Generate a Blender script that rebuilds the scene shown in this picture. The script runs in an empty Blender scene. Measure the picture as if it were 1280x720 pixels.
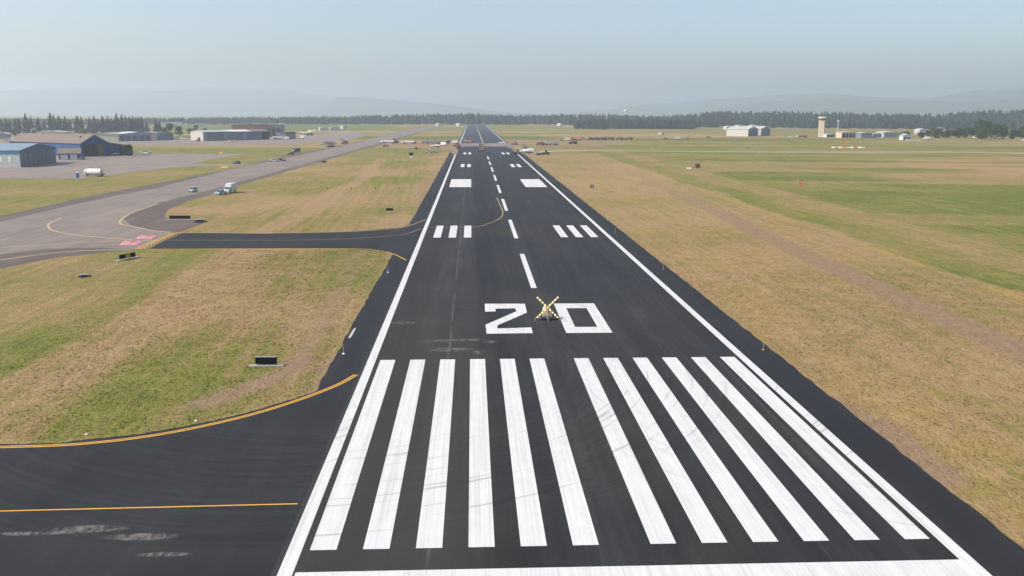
import bpy, bmesh, math, random
import numpy as np
from mathutils import Vector, Matrix
random.seed(7)
rng = np.random.default_rng(11)
sc = bpy.context.scene
COL = sc.collection

# ------------------------------------------------------------------ camera (fitted to the runway markings)
F, PITCH, YAW, ROLL = 1096.4554, math.radians(11.27286), math.radians(2.58468), math.radians(0.19394)
CX, CY, CH = -10.109, -54.183, 28.481
_fw = Vector((math.sin(YAW) * math.cos(PITCH), math.cos(YAW) * math.cos(PITCH), -math.sin(PITCH)))
_rt = Vector((math.cos(YAW), -math.sin(YAW), 0))
_up = _rt.cross(_fw)
_r2 = _rt * math.cos(ROLL) + _up * math.sin(ROLL)
_u2 = -_rt * math.sin(ROLL) + _up * math.cos(ROLL)
cam = bpy.data.cameras.new('camera')
cam.sensor_width = 36.0
cam.lens = F / 1280 * 36.0
cam.clip_start = 0.5
cam.clip_end = 60000
camo = bpy.data.objects.new('camera', cam)
COL.objects.link(camo)
camo.matrix_world = Matrix(((_r2.x, _u2.x, -_fw.x, CX), (_r2.y, _u2.y, -_fw.y, CY), (_r2.z, _u2.z, -_fw.z, CH), (0, 0, 0, 1)))
sc.camera = camo


def G(u, v, z=0.0):
    """survey: the ground point seen at photograph pixel (u, v)"""
    d = _fw * F + _r2 * (u - 640) - _u2 * (v - 360)
    t = (z - CH) / d.z
    return (CX + d.x * t, CY + d.y * t)


def ray(u, dist):
    """ground point at a horizontal distance along the azimuth of photograph column u"""
    d = _fw * F + _r2 * (u - 640) - _u2 * (141 - 360)
    h = math.hypot(d.x, d.y)
    return (CX + d.x / h * dist, CY + d.y / h * dist)


def depth(x, y):
    return (Vector((x, y, 0)) - Vector((CX, CY, CH))).dot(_fw)


def mpp(x, y):
    """metres per photograph pixel at a place"""
    return depth(x, y) / F


# ------------------------------------------------------------------ node helpers
class N:
    def __init__(s, name):
        s.m = bpy.data.materials.new(name)
        s.m.use_nodes = True
        s.t = s.m.node_tree
        s.b = s.t.nodes['Principled BSDF']
        s._xyz = None

    def new(s, typ, **kw):
        n = s.t.nodes.new(typ)
        for k, v in kw.items():
            setattr(n, k, v)
        return n

    def link(s, a, b):
        s.t.links.new(a, b)

    def inp(s, sock, v):
        if isinstance(v, bpy.types.NodeSocket):
            s.link(v, sock)
        elif isinstance(v, tuple) and len(v) == 3 and sock.type == 'RGBA':
            sock.default_value = (*v, 1)
        else:
            sock.default_value = v

    def math(s, op, a, b=0.0, c=0.0, clamp=False):
        n = s.new('ShaderNodeMath', operation=op, use_clamp=clamp)
        s.inp(n.inputs[0], a); s.inp(n.inputs[1], b); s.inp(n.inputs[2], c)
        return n.outputs[0]

    def pos(s):
        if s._xyz is None:
            s._obj = s.new('ShaderNodeTexCoord').outputs['Object']
            n = s.new('ShaderNodeSeparateXYZ')
            s.link(s._obj, n.inputs[0])
            s._xyz = n.outputs
        return s._xyz

    def vec(s, x, y, z=0.0):
        n = s.new('ShaderNodeCombineXYZ')
        s.inp(n.inputs[0], x); s.inp(n.inputs[1], y); s.inp(n.inputs[2], z)
        return n.outputs[0]

    def noise(s, sx=1.0, sy=None, detail=4.0, rough=0.55, off=0.0, rot=0.0, vec=None):
        """noise of object position, sx/sy = frequency per metre across and along"""
        if vec is None:
            x, y, z = s.pos()
            if rot:
                c, sn = math.cos(rot), math.sin(rot)
                xr = s.math('ADD', s.math('MULTIPLY', x, c), s.math('MULTIPLY', y, sn))
                yr = s.math('SUBTRACT', s.math('MULTIPLY', y, c), s.math('MULTIPLY', x, sn))
                x, y = xr, yr
            if sy is None:
                sy = sx
            vec = s.vec(s.math('MULTIPLY_ADD', x, sx, off), s.math('MULTIPLY', y, sy), s.math('MULTIPLY', z, sx))
        n = s.new('ShaderNodeTexNoise')
        s.link(vec, n.inputs['Vector'])
        n.inputs['Scale'].default_value = 1.0
        n.inputs['Detail'].default_value = detail
        n.inputs['Roughness'].default_value = rough
        return n.outputs[0]

    def attr(s, name):
        return s.new('ShaderNodeAttribute', attribute_name=name).outputs['Fac']

    def mix(s, f, a, b):
        n = s.new('ShaderNodeMix', data_type='RGBA')
        s.inp(n.inputs[0], f); s.inp(n.inputs[6], a); s.inp(n.inputs[7], b)
        return n.outputs[2]

    def ss(s, x, lo, hi):
        n = s.new('ShaderNodeMapRange', interpolation_type='SMOOTHSTEP')
        s.inp(n.inputs[0], x)
        n.inputs[1].default_value = lo; n.inputs[2].default_value = hi
        return n.outputs[0]

    def scale(s, col, f):
        n = s.new('ShaderNodeVectorMath', operation='SCALE')
        s.inp(n.inputs[0], col)
        s.inp(n.inputs[3], f)
        return n.outputs[0]

    def bump(s, h, strength, dist):
        n = s.new('ShaderNodeBump')
        n.inputs['Strength'].default_value = strength
        n.inputs['Distance'].default_value = dist
        s.link(h, n.inputs['Height'])
        s.link(n.outputs[0], s.b.inputs['Normal'])

    def done(s, col, rough=0.9, spec=0.2, metal=0.0):
        s.inp(s.b.inputs['Base Color'], col)
        s.inp(s.b.inputs['Roughness'], rough)
        s.b.inputs['Specular IOR Level'].default_value = spec
        s.b.inputs['Metallic'].default_value = metal
        return s.m


_simple = {}


def flat(name, col, rough=0.7, var=0.12, freq=0.6, spec=0.3, metal=0.0):
    """painted / built material with mottled wear in its own colour"""
    if name in _simple:
        return _simple[name]
    n = N(name)
    f = n.math('MULTIPLY_ADD', n.noise(freq, detail=5), 2 * var, 1 - var)
    _simple[name] = n.done(n.scale(n.mix(0.0, col, col), f), rough, spec, metal)
    return _simple[name]


def emit(name, col, strength):
    if name in _simple:
        return _simple[name]
    n = N(name)
    n.b.inputs['Emission Color'].default_value = (*col, 1)
    n.b.inputs['Emission Strength'].default_value = strength
    _simple[name] = n.done(col, 0.4)
    return _simple[name]


# ------------------------------------------------------------------ mesh helpers
class MB:
    """collects shapes and links them as ONE mesh object"""

    def __init__(s):
        s.v = []; s.f = []; s.mi = []; s.cur = 0

    def add(s, vs, fs):
        o = len(s.v)
        s.v += [tuple(p) for p in vs]
        for f in fs:
            s.f.append([o + i for i in f]); s.mi.append(s.cur)

    def box(s, c, d, rz=0.0, taper=(1, 1), shift=(0, 0)):
        x, y, z = d[0] / 2, d[1] / 2, d[2] / 2
        vs = []
        for zz, t, sh in ((-z, (1, 1), (0, 0)), (z, taper, shift)):
            for a, b in ((-x, -y), (x, -y), (x, y), (-x, y)):
                px, py = a * t[0] + sh[0], b * t[1] + sh[1]
                vs.append((c[0] + px * math.cos(rz) - py * math.sin(rz), c[1] + px * math.sin(rz) + py * math.cos(rz), c[2] + zz))
        s.add(vs, [(3, 2, 1, 0), (4, 5, 6, 7), (0, 1, 5, 4), (1, 2, 6, 5), (2, 3, 7, 6), (3, 0, 4, 7)])
        return s

    def tube(s, p0, p1, r0, r1=None, n=10, caps=True):
        p0, p1 = Vector(p0), Vector(p1)
        r1 = r0 if r1 is None else r1
        w = (p1 - p0).normalized()
        a = w.orthogonal().normalized(); b = w.cross(a)
        vs = []
        for p, r in ((p0, r0), (p1, r1)):
            for i in range(n):
                t = 2 * math.pi * i / n
                vs.append(p + (a * math.cos(t) + b * math.sin(t)) * r)
        fs = [(i, (i + 1) % n, n + (i + 1) % n, n + i) for i in range(n)]
        if caps:
            fs += [tuple(range(n))[::-1], tuple(range(n, 2 * n))]
        s.add(vs, fs)
        return s

    def lathe(s, p0, axis, prof, n=14):
        """prof: (distance along the axis, radius)"""
        p0 = Vector(p0); w = Vector(axis).normalized()
        a = w.orthogonal().normalized(); b = w.cross(a)
        vs = []
        for d, r in prof:
            for i in range(n):
                t = 2 * math.pi * i / n
                vs.append(p0 + w * d + (a * math.cos(t) + b * math.sin(t)) * max(r, 1e-4))
        fs = []
        for k in range(len(prof) - 1):
            for i in range(n):
                fs.append((k * n + i, k * n + (i + 1) % n, (k + 1) * n + (i + 1) % n, (k + 1) * n + i))
        fs += [tuple(range(n))[::-1], tuple(range((len(prof) - 1) * n, len(prof) * n))]
        s.add(vs, fs)
        return s

    def prism(s, poly, axis, a0, a1):
        """extrude a 2D polygon; axis 'x': poly=(y,z); 'y': poly=(x,z); 'z': poly=(x,y)"""
        def P(q, a):
            return {'x': (a, q[0], q[1]), 'y': (q[0], a, q[1]), 'z': (q[0], q[1], a)}[axis]
        n = len(poly)
        vs = [P(q, a0) for q in poly] + [P(q, a1) for q in poly]
        fs = [tuple(range(n)), tuple(range(2 * n - 1, n - 1, -1))] + [(i, n + i, n + (i + 1) % n, (i + 1) % n) for i in range(n)]
        s.add(vs, fs)
        return s

    def mesh(s, name, mats, smooth=False, bevel=0.0):
        me = bpy.data.meshes.new(name)
        me.from_pydata(s.v, [], s.f)
        mats = mats if isinstance(mats, (list, tuple)) else [mats]
        for m in mats:
            me.materials.append(m)
        if len(mats) > 1:
            me.polygons.foreach_set('material_index', s.mi)
        bm = bmesh.new(); bm.from_mesh(me)
        bmesh.ops.recalc_face_normals(bm, faces=bm.faces)
        if bevel:
            es = [e for e in bm.edges if e.is_manifold and e.calc_face_angle(0) > 0.5]
            bmesh.ops.bevel(bm, geom=es, offset=bevel, segments=2, affect='EDGES', clamp_overlap=True)
        bm.to_mesh(me); bm.free()
        if smooth:
            me.polygons.foreach_set('use_smooth', [True] * len(me.polygons))
            me.set_sharp_from_angle(angle=math.radians(40))
        return me

    def build(s, name, mats, parent=None, smooth=False, bevel=0.0):
        o = bpy.data.objects.new(name, s.mesh(name, mats, smooth, bevel))
        COL.objects.link(o)
        if parent:
            o.parent = parent
        return o


def tag(o, label=None, cat=None, group=None, kind=None):
    if label: o['label'] = label
    if cat: o['category'] = cat
    if group: o['group'] = group
    if kind: o['kind'] = kind
    return o


def thing(name, label, cat, loc, rz=0.0, group=None):
    o = bpy.data.objects.new(name, None)
    o.empty_display_size = 0.2
    COL.objects.link(o)
    o.location = (loc[0], loc[1], loc[2] if len(loc) > 2 else 0.0)
    o.rotation_euler = (0, 0, rz)
    return tag(o, label, cat, group)


def copy_tree(o, parent=None):
    c = o.copy()
    COL.objects.link(c)
    c.parent = parent
    for ch in list(o.children):
        copy_tree(ch, c)
    return c


def sheet(name, pts, z, mat, parent=None, label=None):
    """a flat paved or painted surface lying at height z"""
    me = bpy.data.meshes.new(name)
    me.from_pydata([(p[0], p[1], z) for p in pts], [], [list(range(len(pts)))])
    me.materials.append(mat)
    bm = bmesh.new(); bm.from_mesh(me)
    bmesh.ops.triangulate(bm, faces=bm.faces)
    bm.normal_update()
    for f in bm.faces:
        if f.normal.z < 0: f.normal_flip()
    bm.to_mesh(me); bm.free()
    o = bpy.data.objects.new(name, me)
    COL.objects.link(o)
    if parent: o.parent = parent
    else: o['kind'] = 'structure'
    if label: o['label'] = label
    return o


def smooth_line(pts, n=8):
    """Catmull-Rom through points"""
    P = [Vector((p[0], p[1])) for p in pts]
    P = [2 * P[0] - P[1]] + P + [2 * P[-1] - P[-2]]
    out = []
    for i in range(1, len(P) - 2):
        for k in range(n):
            t = k / n
            a, b, c, d = P[i - 1:i + 3]
            out.append(0.5 * ((2 * b) + (c - a) * t + (2 * a - 5 * b + 4 * c - d) * t * t + (3 * b - a - 3 * c + d) * t ** 3))
    out.append(P[-2])
    return [(p.x, p.y) for p in out]


def ribbon(name, pts, w, z, mat, parent=None, smooth=True, n=8, label=None):
    """a painted line of width w along points"""
    L = smooth_line(pts, n) if smooth and len(pts) > 2 else [tuple(p) for p in pts]
    vs = []
    for i, p in enumerate(L):
        a = Vector(L[max(i - 1, 0)]); b = Vector(L[min(i + 1, len(L) - 1)])
        d = (b - a).normalized(); nn = Vector((-d.y, d.x))
        vs += [(p[0] + nn.x * w / 2, p[1] + nn.y * w / 2, z), (p[0] - nn.x * w / 2, p[1] - nn.y * w / 2, z)]
    me = bpy.data.meshes.new(name)
    me.from_pydata(vs, [], [(2 * i, 2 * i + 1, 2 * i + 3, 2 * i + 2) for i in range(len(L) - 1)])
    me.materials.append(mat)
    o = bpy.data.objects.new(name, me)
    COL.objects.link(o)
    if parent: o.parent = parent
    else: o['kind'] = 'structure'
    if label: o['label'] = label
    return o


def rect(name, x0, x1, y0, y1, z, mat, parent=None, label=None):
    return sheet(name, [(x0, y0), (x1, y0), (x1, y1), (x0, y1)], z, mat, parent, label)


# ------------------------------------------------------------------ light, sky, air
SUN_EL, SUN_AZ = math.radians(40), math.radians(-106)   # azimuth clockwise from +Y (along the runway): left, a little behind
w = bpy.data.worlds.new('World')
sc.world = w
w.use_nodes = True
nt = w.node_tree
sky = nt.nodes.new('ShaderNodeTexSky')
sky.sky_type = 'NISHITA'
sky.sun_disc = False
sky.sun_elevation = SUN_EL
sky.sun_rotation = SUN_AZ
sky.altitude = 900
sky.air_density = 1.0
sky.dust_density = 5.5
sky.ozone_density = 1.0
bg = nt.nodes['Background']
nt.links.new(sky.outputs[0], bg.inputs[0])
bg.inputs[1].default_value = 0.15
sl = bpy.data.lights.new('sun', 'SUN')
sl.energy = 4.0
sl.angle = math.radians(0.6)
sl.color = (1.0, 0.93, 0.82)
so = bpy.data.objects.new('sun', sl)
COL.objects.link(so)
sdir = Vector((math.sin(SUN_AZ) * math.cos(SUN_EL), math.cos(SUN_AZ) * math.cos(SUN_EL), math.sin(SUN_EL)))
so.rotation_euler = sdir.to_track_quat('Z', 'Y').to_euler()
so.location = (-100, -60, 120)

HZ = bpy.data.materials.new('haze_air')
HZ.use_nodes = True
for n_ in list(HZ.node_tree.nodes):
    if n_.type == 'BSDF_PRINCIPLED': HZ.node_tree.nodes.remove(n_)
pv = HZ.node_tree.nodes.new('ShaderNodeVolumePrincipled')
pv.inputs['Density'].default_value = 1.95e-4
pv.inputs['Color'].default_value = (0.77, 0.875, 0.97, 1)
pv.inputs['Anisotropy'].default_value = 0.45
HZ.node_tree.links.new(pv.outputs[0], HZ.node_tree.nodes['Material Output'].inputs['Volume'])
hb = MB().box((0, 6000, 174.5), (30000, 18000, 351)).build('haze', HZ)
tag(hb, kind='stuff')

# ------------------------------------------------------------------ ground
def axis(lo, hi, step, far0, far1, g=1.09):
    a = list(np.arange(lo, hi + 1e-6, step))
    s = step
    while a[-1] < far1:
        s *= g; a.append(a[-1] + s)
    s = step
    while a[0] > far0:
        s *= g; a.insert(0, a[0] - s)
    return np.array(a)


def vnoise(X, Y, s, seed):
    """smooth value noise, 0..1"""
    r = np.random.default_rng(seed)
    T = r.random((256, 256))
    x, y = X * s + 97.3, Y * s + 41.7
    xi, yi = np.floor(x).astype(int), np.floor(y).astype(int)
    fx, fy = x - xi, y - yi
    fx, fy = fx * fx * (3 - 2 * fx), fy * fy * (3 - 2 * fy)
    g = lambda i, j: T[i % 256, j % 256]
    return (g(xi, yi) * (1 - fx) + g(xi + 1, yi) * fx) * (1 - fy) + (g(xi, yi + 1) * (1 - fx) + g(xi + 1, yi + 1) * fx) * fy


def sstep(x, a, b):
    t = np.clip((x - a) / (b - a), 0, 1)
    return t * t * (3 - 2 * t)


def bandx(X, c, half, soft):
    return 1 - sstep(np.abs(X - c), half, half + soft)


def polyd(X, Y, pts, soft):
    """soft mask of a world polygon: 1 inside, falling to 0 within soft metres outside"""
    ins = np.zeros(X.shape, bool); dmin = np.full(X.shape, 1e9)
    n = len(pts)
    for i in range(n):
        (x0, y0), (x1, y1) = pts[i], pts[(i + 1) % n]
        c = ((y0 > Y) != (y1 > Y)) & (X < (x1 - x0) * (Y - y0) / ((y1 - y0) if y1 != y0 else 1e-9) + x0)
        ins ^= c
        t = np.clip(((X - x0) * (x1 - x0) + (Y - y0) * (y1 - y0)) / max((x1 - x0) ** 2 + (y1 - y0) ** 2, 1e-9), 0, 1)
        dmin = np.minimum(dmin, np.hypot(X - x0 - t * (x1 - x0), Y - y0 - t * (y1 - y0)))
    return np.where(ins, 1.0, 1 - sstep(dmin, 0, soft))


def lined(X, Y, pts, half, soft):
    dmin = np.full(X.shape, 1e9)
    for (x0, y0), (x1, y1) in zip(pts[:-1], pts[1:]):
        t = np.clip(((X - x0) * (x1 - x0) + (Y - y0) * (y1 - y0)) / max((x1 - x0) ** 2 + (y1 - y0) ** 2, 1e-9), 0, 1)
        dmin = np.minimum(dmin, np.hypot(X - x0 - t * (x1 - x0), Y - y0 - t * (y1 - y0)))
    return 1 - sstep(dmin, half, half + soft)


gx = axis(-135, 135, 1.5, -14000, 14000)
gy = axis(-60, 330, 1.5, -3000, 14500, 1.045)
GX, GY = np.meshgrid(gx, gy)
wob = lambda s, a, seed: (vnoise(GX, GY, s, seed) - 0.5) * a
Xw = GX + wob(0.02, 5, 1) + wob(0.09, 1.6, 2)
Yw = GY + wob(0.02, 6, 3)
dry = np.full(GX.shape, 0.5)
dirt = np.zeros(GX.shape)
yel = np.zeros(GX.shape)
# far farmland in long strips
farn = vnoise(GX * 0.25, GY, 0.012, 5) * 0.6 + vnoise(GX * 0.3, GY, 0.045, 6) * 0.4
far = sstep(GY, 500, 760)
R = GX > 0
# right of the runway
r_dry = np.full(GX.shape, 0.80)
r_dry = np.where(Xw > 79, 0.36, r_dry)
r_dry = r_dry * 1.0
r_dry += 0.26 * bandx(Xw, 99, 5, 6) * (Xw > 79)
fieldg = sstep(Xw, 103, 113)
streak = vnoise(GX * 0.18, GY + GX * 0.12, 0.07, 8) * 0.55 + vnoise(GX * 0.12, GY + GX * 0.12, 0.02, 9) * 0.45
r_dry = r_dry * (1 - fieldg) + fieldg * (0.10 + 0.50 * sstep(streak, 0.36, 0.70) + 0.42 * sstep(GX, 150, 290) * sstep(GY, 230, 320) * sstep(streak, .2, .55))
r_dry += 0.16 * (vnoise(Xw, GY, 0.035, 10) - 0.5) * 2
r_dirt = 0.82 * lined(GX + wob(0.03, 1.2, 77), GY, [(57, -60), (57, 71), (58.7, 126), (62, 202), (63.5, 260), (66, 330)], 1.6, 4.2) * (1 - .45 * sstep(GY, 150, 330))
r_dirt *= 0.92 + 0.16 * vnoise(GX, GY, 0.05, 12)
r_yel = .75 * bandx(GX + wob(.04, 2, 78), 77, .6, 1.6) * sstep(vnoise(GX, GY, 0.09, 13), .15, .7) * (GY < 520)
r_yel += .30 * sstep(vnoise(GX, GY, .06, 81) * .6 + vnoise(GX, GY, .2, 82) * .4, .45, .7) * (GX < 72) * (1 - sstep(GY, 150, 400))
r_dirt += 0.6 * bandx(GX, 27.2, 0.6, 1.6) * (0.3 + vnoise(GX, GY, 0.15, 14))
r_dirt += 0.85 * polyd(Xw, Yw, [(27, 9), (31, 8), (32, 16), (29, 26), (27, 27)], 3) * (0.4 + 0.7 * vnoise(GX, GY, .25, 15))
# left of the runway: strips that run with the runway
l_dry = 0.43 + 0.34 * (vnoise(GX, GY, 0.045, 20) - 0.5) * 2
infield = (GY > 15) & (GY < 140)
l_dry += np.where(infield, 0.50 * bandx(Xw, -56, 2.5, 5.5) + 0.26 * bandx(Xw, -45, 5, 8) * sstep(GY, 46, 70) + 0.22 * bandx(Xw, -30, 3, 3)
                  - 0.06 * polyd(Xw, Yw, [(-52, 26), (-36, 34), (-34, 52), (-50, 50)], 5) - 0.15 * bandx(Xw, -66, 3, 4), 0)
upper = (GY > 140) & (GY < 700) & (GX > -110)
l_dry += np.where(upper, 0.16 + 0.45 * lined(Xw, GY, [(-61, 150), (-59, 226), (-59, 330), (-66, 500)], 1.6, 3.5) + 0.25 * bandx(Xw, -30, 2.5, 3)
                  + 0.25 * polyd(Xw, Yw, [(-96, 210), (-78, 200), (-70, 245), (-95, 265)], 12), 0)
l_dirt = np.zeros(GX.shape)
for dx in (-0.95, 0.95):
    l_dirt += 0.55 * lined(Xw * 0.25 + GX * .75 + dx, GY, [(-37, 30), (-33.5, 36), (-31.0, 42), (-30, 57), (-32.5, 89), (-34, 130)], 0.35, 1.0)
    l_dirt += 0.45 * lined(Xw * 0.25 + GX * .75 + dx, GY, [(-31, 165), (-29.3, 239), (-28.8, 450)], 0.35, 1.0)
    l_dirt += 0.40 * lined(GX + dx, GY, [(-61, 158), (-59, 226), (-59, 330), (-66, 500)], 0.3, 0.9)
l_dirt += 0.42 * polyd(Xw, Yw, [(-41, 24.5), (-31.5, 30), (-27, 36), (-27.2, 46), (-29.5, 46), (-31, 38), (-37, 33)], 4) * (0.35 + 0.9 * vnoise(GX, GY, 0.25, 22))
l_dirt += 0.5 * bandx(GX, -26.9, 0.5, 1.2) * (0.3 + vnoise(GX, GY, 0.15, 23)) * (GY > 30)
l_dirt += 0.5 * polyd(Xw, Yw, [(-90, 92), (-80, 88), (-76, 104), (-86, 112)], 9) * vnoise(GX, GY, .12, 24)
l_dirt += 0.75 * polyd(Xw, Yw, [(-100, 172), (-84, 166), (-82, 183), (-92, 192), (-99, 196)], 3) * (.4 + .6 * vnoise(GX, GY, .2, 25))
l_dirt += 0.5 * polyd(Xw, Yw, [(-83, 110), (-72, 112), (-71, 124), (-82, 125)], 3) * vnoise(GX, GY, .2, 26)
l_dirt += 0.45 * polyd(Xw, Yw, [(-96, 262), (-84, 258), (-80, 268), (-92, 275)], 6) * vnoise(GX, GY, .1, 27)
dry = np.where(R, r_dry, l_dry)
dirt = np.where(R, r_dirt, l_dirt)
yel = np.where(R, r_yel, 0)
apr = (GX < -140)
dry = np.where(apr, 0.30 + 0.35 * vnoise(GX * .4, GY, .05, 30), dry)
dry = dry * (1 - far) + far * np.clip(0.42 + 2.6 * (farn - .5), 0, 1)
gf = polyd(GX, GY, [G(215, 163), G(330, 163.5), G(462, 161), G(470, 157), G(400, 155.5), G(200, 155.5)], 60)
dry = dry * (1 - gf) + gf * .02
tf = polyd(GX, GY, [G(735, 160.5), G(900, 161), G(1290, 163), G(1300, 158.5), G(900, 157), G(700, 156)], 60)
dry = dry * (1 - tf) + tf * .9
# dug-up ground where the runways cross
dug = polyd(Xw, Yw, [G(470, 186.5), G(520, 185), G(572, 187), G(574, 174.5), G(540, 174.5), G(480, 178)], 12) * sstep(vnoise(GX * .3, GY, .06, 31), .25, .55)
dug = np.maximum(dug, polyd(Xw, Yw, [G(640, 192), G(690, 191), G(732, 184), G(795, 175), G(792, 172.6), G(700, 173.5), G(632, 175)], 12) * sstep(vnoise(GX * .3, GY, .06, 32), .3, .6))
dug = np.maximum(dug, polyd(GX, GY, [(-26, 560), (26, 560), (26, 900), (-26, 900)], 3) * .9)
dirt = np.clip(np.maximum(dirt, dug * .9), 0, 1)
ny_, nx_ = GX.shape
vid = np.arange(nx_ * ny_).reshape(ny_, nx_)
fs = np.stack([vid[:-1, :-1], vid[:-1, 1:], vid[1:, 1:], vid[1:, :-1]], -1).reshape(-1, 4)
gm = bpy.data.meshes.new('ground')
gm.from_pydata(np.stack([GX, GY, np.zeros(GX.shape)], -1).reshape(-1, 3), [], fs)
for nm, arr in (('dry', dry), ('dirt', dirt), ('yel', yel)):
    a = gm.attributes.new(nm, 'FLOAT', 'POINT')
    a.data.foreach_set('value', np.clip(arr, 0, 1.2).astype(np.float32).ravel())


def grass_material():
    n = N('mown_grass')
    x, y, z = n.pos()
    big = n.noise(0.035, detail=3)
    mid = n.noise(0.22, detail=4)
    tuft = n.noise(1.1, 0.8, detail=5, rough=0.65)
    rows = n.noise(0.62, 0.028, detail=5, off=3.1, rot=0.04)
    rows2 = n.noise(1.4, 0.12, detail=4, off=9.1, rot=-0.35)
    ad = n.attr('dry')
    d = n.math('ADD', ad, n.math('MULTIPLY', n.math('SUBTRACT', big, .5), .55))
    d = n.math('ADD', d, n.math('MULTIPLY', n.math('SUBTRACT', mid, .5), .85))
    d = n.math('ADD', d, n.math('MULTIPLY', n.math('SUBTRACT', tuft, .5), .8))
    d = n.math('ADD', d, n.math('MULTIPLY', n.math('SUBTRACT', rows, .5), 1.35))
    d = n.math('ADD', d, n.math('MULTIPLY', n.math('SUBTRACT', rows2, .5), .45), clamp=True)
    r = n.new('ShaderNodeValToRGB')
    cr = r.color_ramp
    cr.elements[0].position = 0.0; cr.elements[0].color = (.135, .158, .036, 1)
    cr.elements[1].position = 1.0; cr.elements[1].color = (.362, .250, .126, 1)
    for p, c in ((.30, (.208, .198, .050, 1)), (.55, (.258, .208, .074, 1)), (.8, (.325, .230, .106, 1))):
        e = cr.elements.new(p); e.color = c
    n.link(d, r.inputs[0])
    col = n.mix(n.math('MULTIPLY', n.attr('yel'), .9, clamp=True), r.outputs[0], (.40, .275, .085))
    dm = n.math('ADD', n.attr('dirt'), n.math('MULTIPLY', n.math('SUBTRACT', tuft, .5), .5))
    dm = n.math('ADD', dm, n.math('MULTIPLY', n.math('SUBTRACT', rows, .5), .35))
    dm = n.ss(dm, .15, .95)
    dcol = n.mix(n.noise(.5, detail=5), (.255, .168, .098), (.325, .228, .146))
    col = n.mix(dm, col, dcol)
    fine = n.noise(3.2, 2.2, detail=4, rough=.7)
    v = n.math('MULTIPLY', n.math('MULTIPLY_ADD', fine, .85, .575), n.math('MULTIPLY_ADD', n.noise(.9, .35, detail=4, rough=.7, off=21., rot=-.5), .7, .65))
    n.bump(n.math('ADD', fine, n.math('MULTIPLY', tuft, 1.5)), 0.8, 0.30)
    return n.done(n.scale(col, n.math('MULTIPLY', v, .84)), .95, .08)


gm.materials.append(grass_material())
ground = bpy.data.objects.new('ground', gm)
COL.objects.link(ground)
ground['kind'] = 'structure'


def field_at(arr, X, Y):
    i = np.clip(np.searchsorted(gx, X) - 1, 0, len(gx) - 2); j = np.clip(np.searchsorted(gy, Y) - 1, 0, len(gy) - 2)
    fx = (X - gx[i]) / (gx[i + 1] - gx[i]); fy = (Y - gy[j]) / (gy[j + 1] - gy[j])
    return (arr[j, i] * (1 - fx) + arr[j, i + 1] * fx) * (1 - fy) + (arr[j + 1, i] * (1 - fx) + arr[j + 1, i + 1] * fx) * fy


def grass_tufts():
    r = np.random.default_rng(5)
    P = []
    for x0, x1, y0, y1, dens in ((-72, -27.2, 18, 131, 10), (27.0, 84, -4, 100, 10), (27.0, 105, 100, 170, 4), (-100, -27.2, 160, 230, 4)):
        k = int((x1 - x0) * (y1 - y0) * dens)
        P.append(np.stack([x0 + (x1 - x0) * r.random(k), y0 + (y1 - y0) * r.random(k)], -1))
    P = np.concatenate(P)
    X, Y = P[:, 0], P[:, 1]
    clump = vnoise(X, Y, .55, 61) * .6 + vnoise(X, Y, 1.7, 62) * .4
    keep = (field_at(dirt, X, Y) < .35 + .5 * r.random(len(X))) & (clump > .40 + .22 * (r.random(len(X)) - .5))
    cvx = np.array([-140, -51.5, -44.6, -38.8, -32.6, -27.2, -26.3]); cvy = np.array([19.4, 20.2, 21.2, 23.2, 27.5, 33.6, 34.4])
    keep &= ~((X < -26) & (Y < np.interp(X, cvx, cvy) + .25))
    keep &= ~((X < -83) & (Y < 200)) & ~((X < -27) & (Y > 131) & (Y < 160.5))
    fade = np.minimum.reduce([sstep(X, -74, -50) + (X > 0), 1 - sstep(X, 62, 86), 1 - sstep(Y, 120, 232) * .95, np.ones(len(X))])
    keep &= r.random(len(X)) < fade
    keep &= ~((X < -72) & (Y < 131)) & ~((X < -91) & (Y < 260))
    X, Y = X[keep], Y[keep]
    n_ = len(X)
    a = r.random(n_) * 3.14159; hw = .07 + .12 * r.random(n_); h = .025 + .055 * r.random(n_) ** 1.3
    lx, ly = (r.random(n_) - .5) * .5, (r.random(n_) - .5) * .5
    V = np.zeros((n_, 6, 3))
    for q, da in ((0, 0.), (3, 1.4)):
        ca, sa = np.cos(a + da), np.sin(a + da)
        V[:, q, 0], V[:, q, 1], V[:, q, 2] = X - ca * hw, Y - sa * hw, -.01
        V[:, q + 1, 0], V[:, q + 1, 1], V[:, q + 1, 2] = X + ca * hw, Y + sa * hw, -.01
        V[:, q + 2, 0], V[:, q + 2, 1], V[:, q + 2, 2] = X + lx, Y + ly, h
    me = bpy.data.meshes.new('grass')
    me.vertices.add(n_ * 6); me.loops.add(n_ * 6); me.polygons.add(n_ * 2)
    me.vertices.foreach_set('co', V.astype(np.float32).ravel())
    me.loops.foreach_set('vertex_index', np.arange(n_ * 6, dtype=np.int32))
    me.polygons.foreach_set('loop_start', np.arange(0, n_ * 6, 3, dtype=np.int32))
    me.update(calc_edges=True)
    for nm, arr in (('dry', dry), ('dirt', dirt), ('yel', yel)):
        at = me.attributes.new(nm, 'FLOAT', 'POINT')
        at.data.foreach_set('value', np.repeat(np.clip(field_at(arr, X, Y), 0, 1.2), 6).astype(np.float32))
    me.materials.append(gm.materials[0])
    o = bpy.data.objects.new('grass', me); COL.objects.link(o)
    o['kind'] = 'stuff'


grass_tufts()


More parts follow.
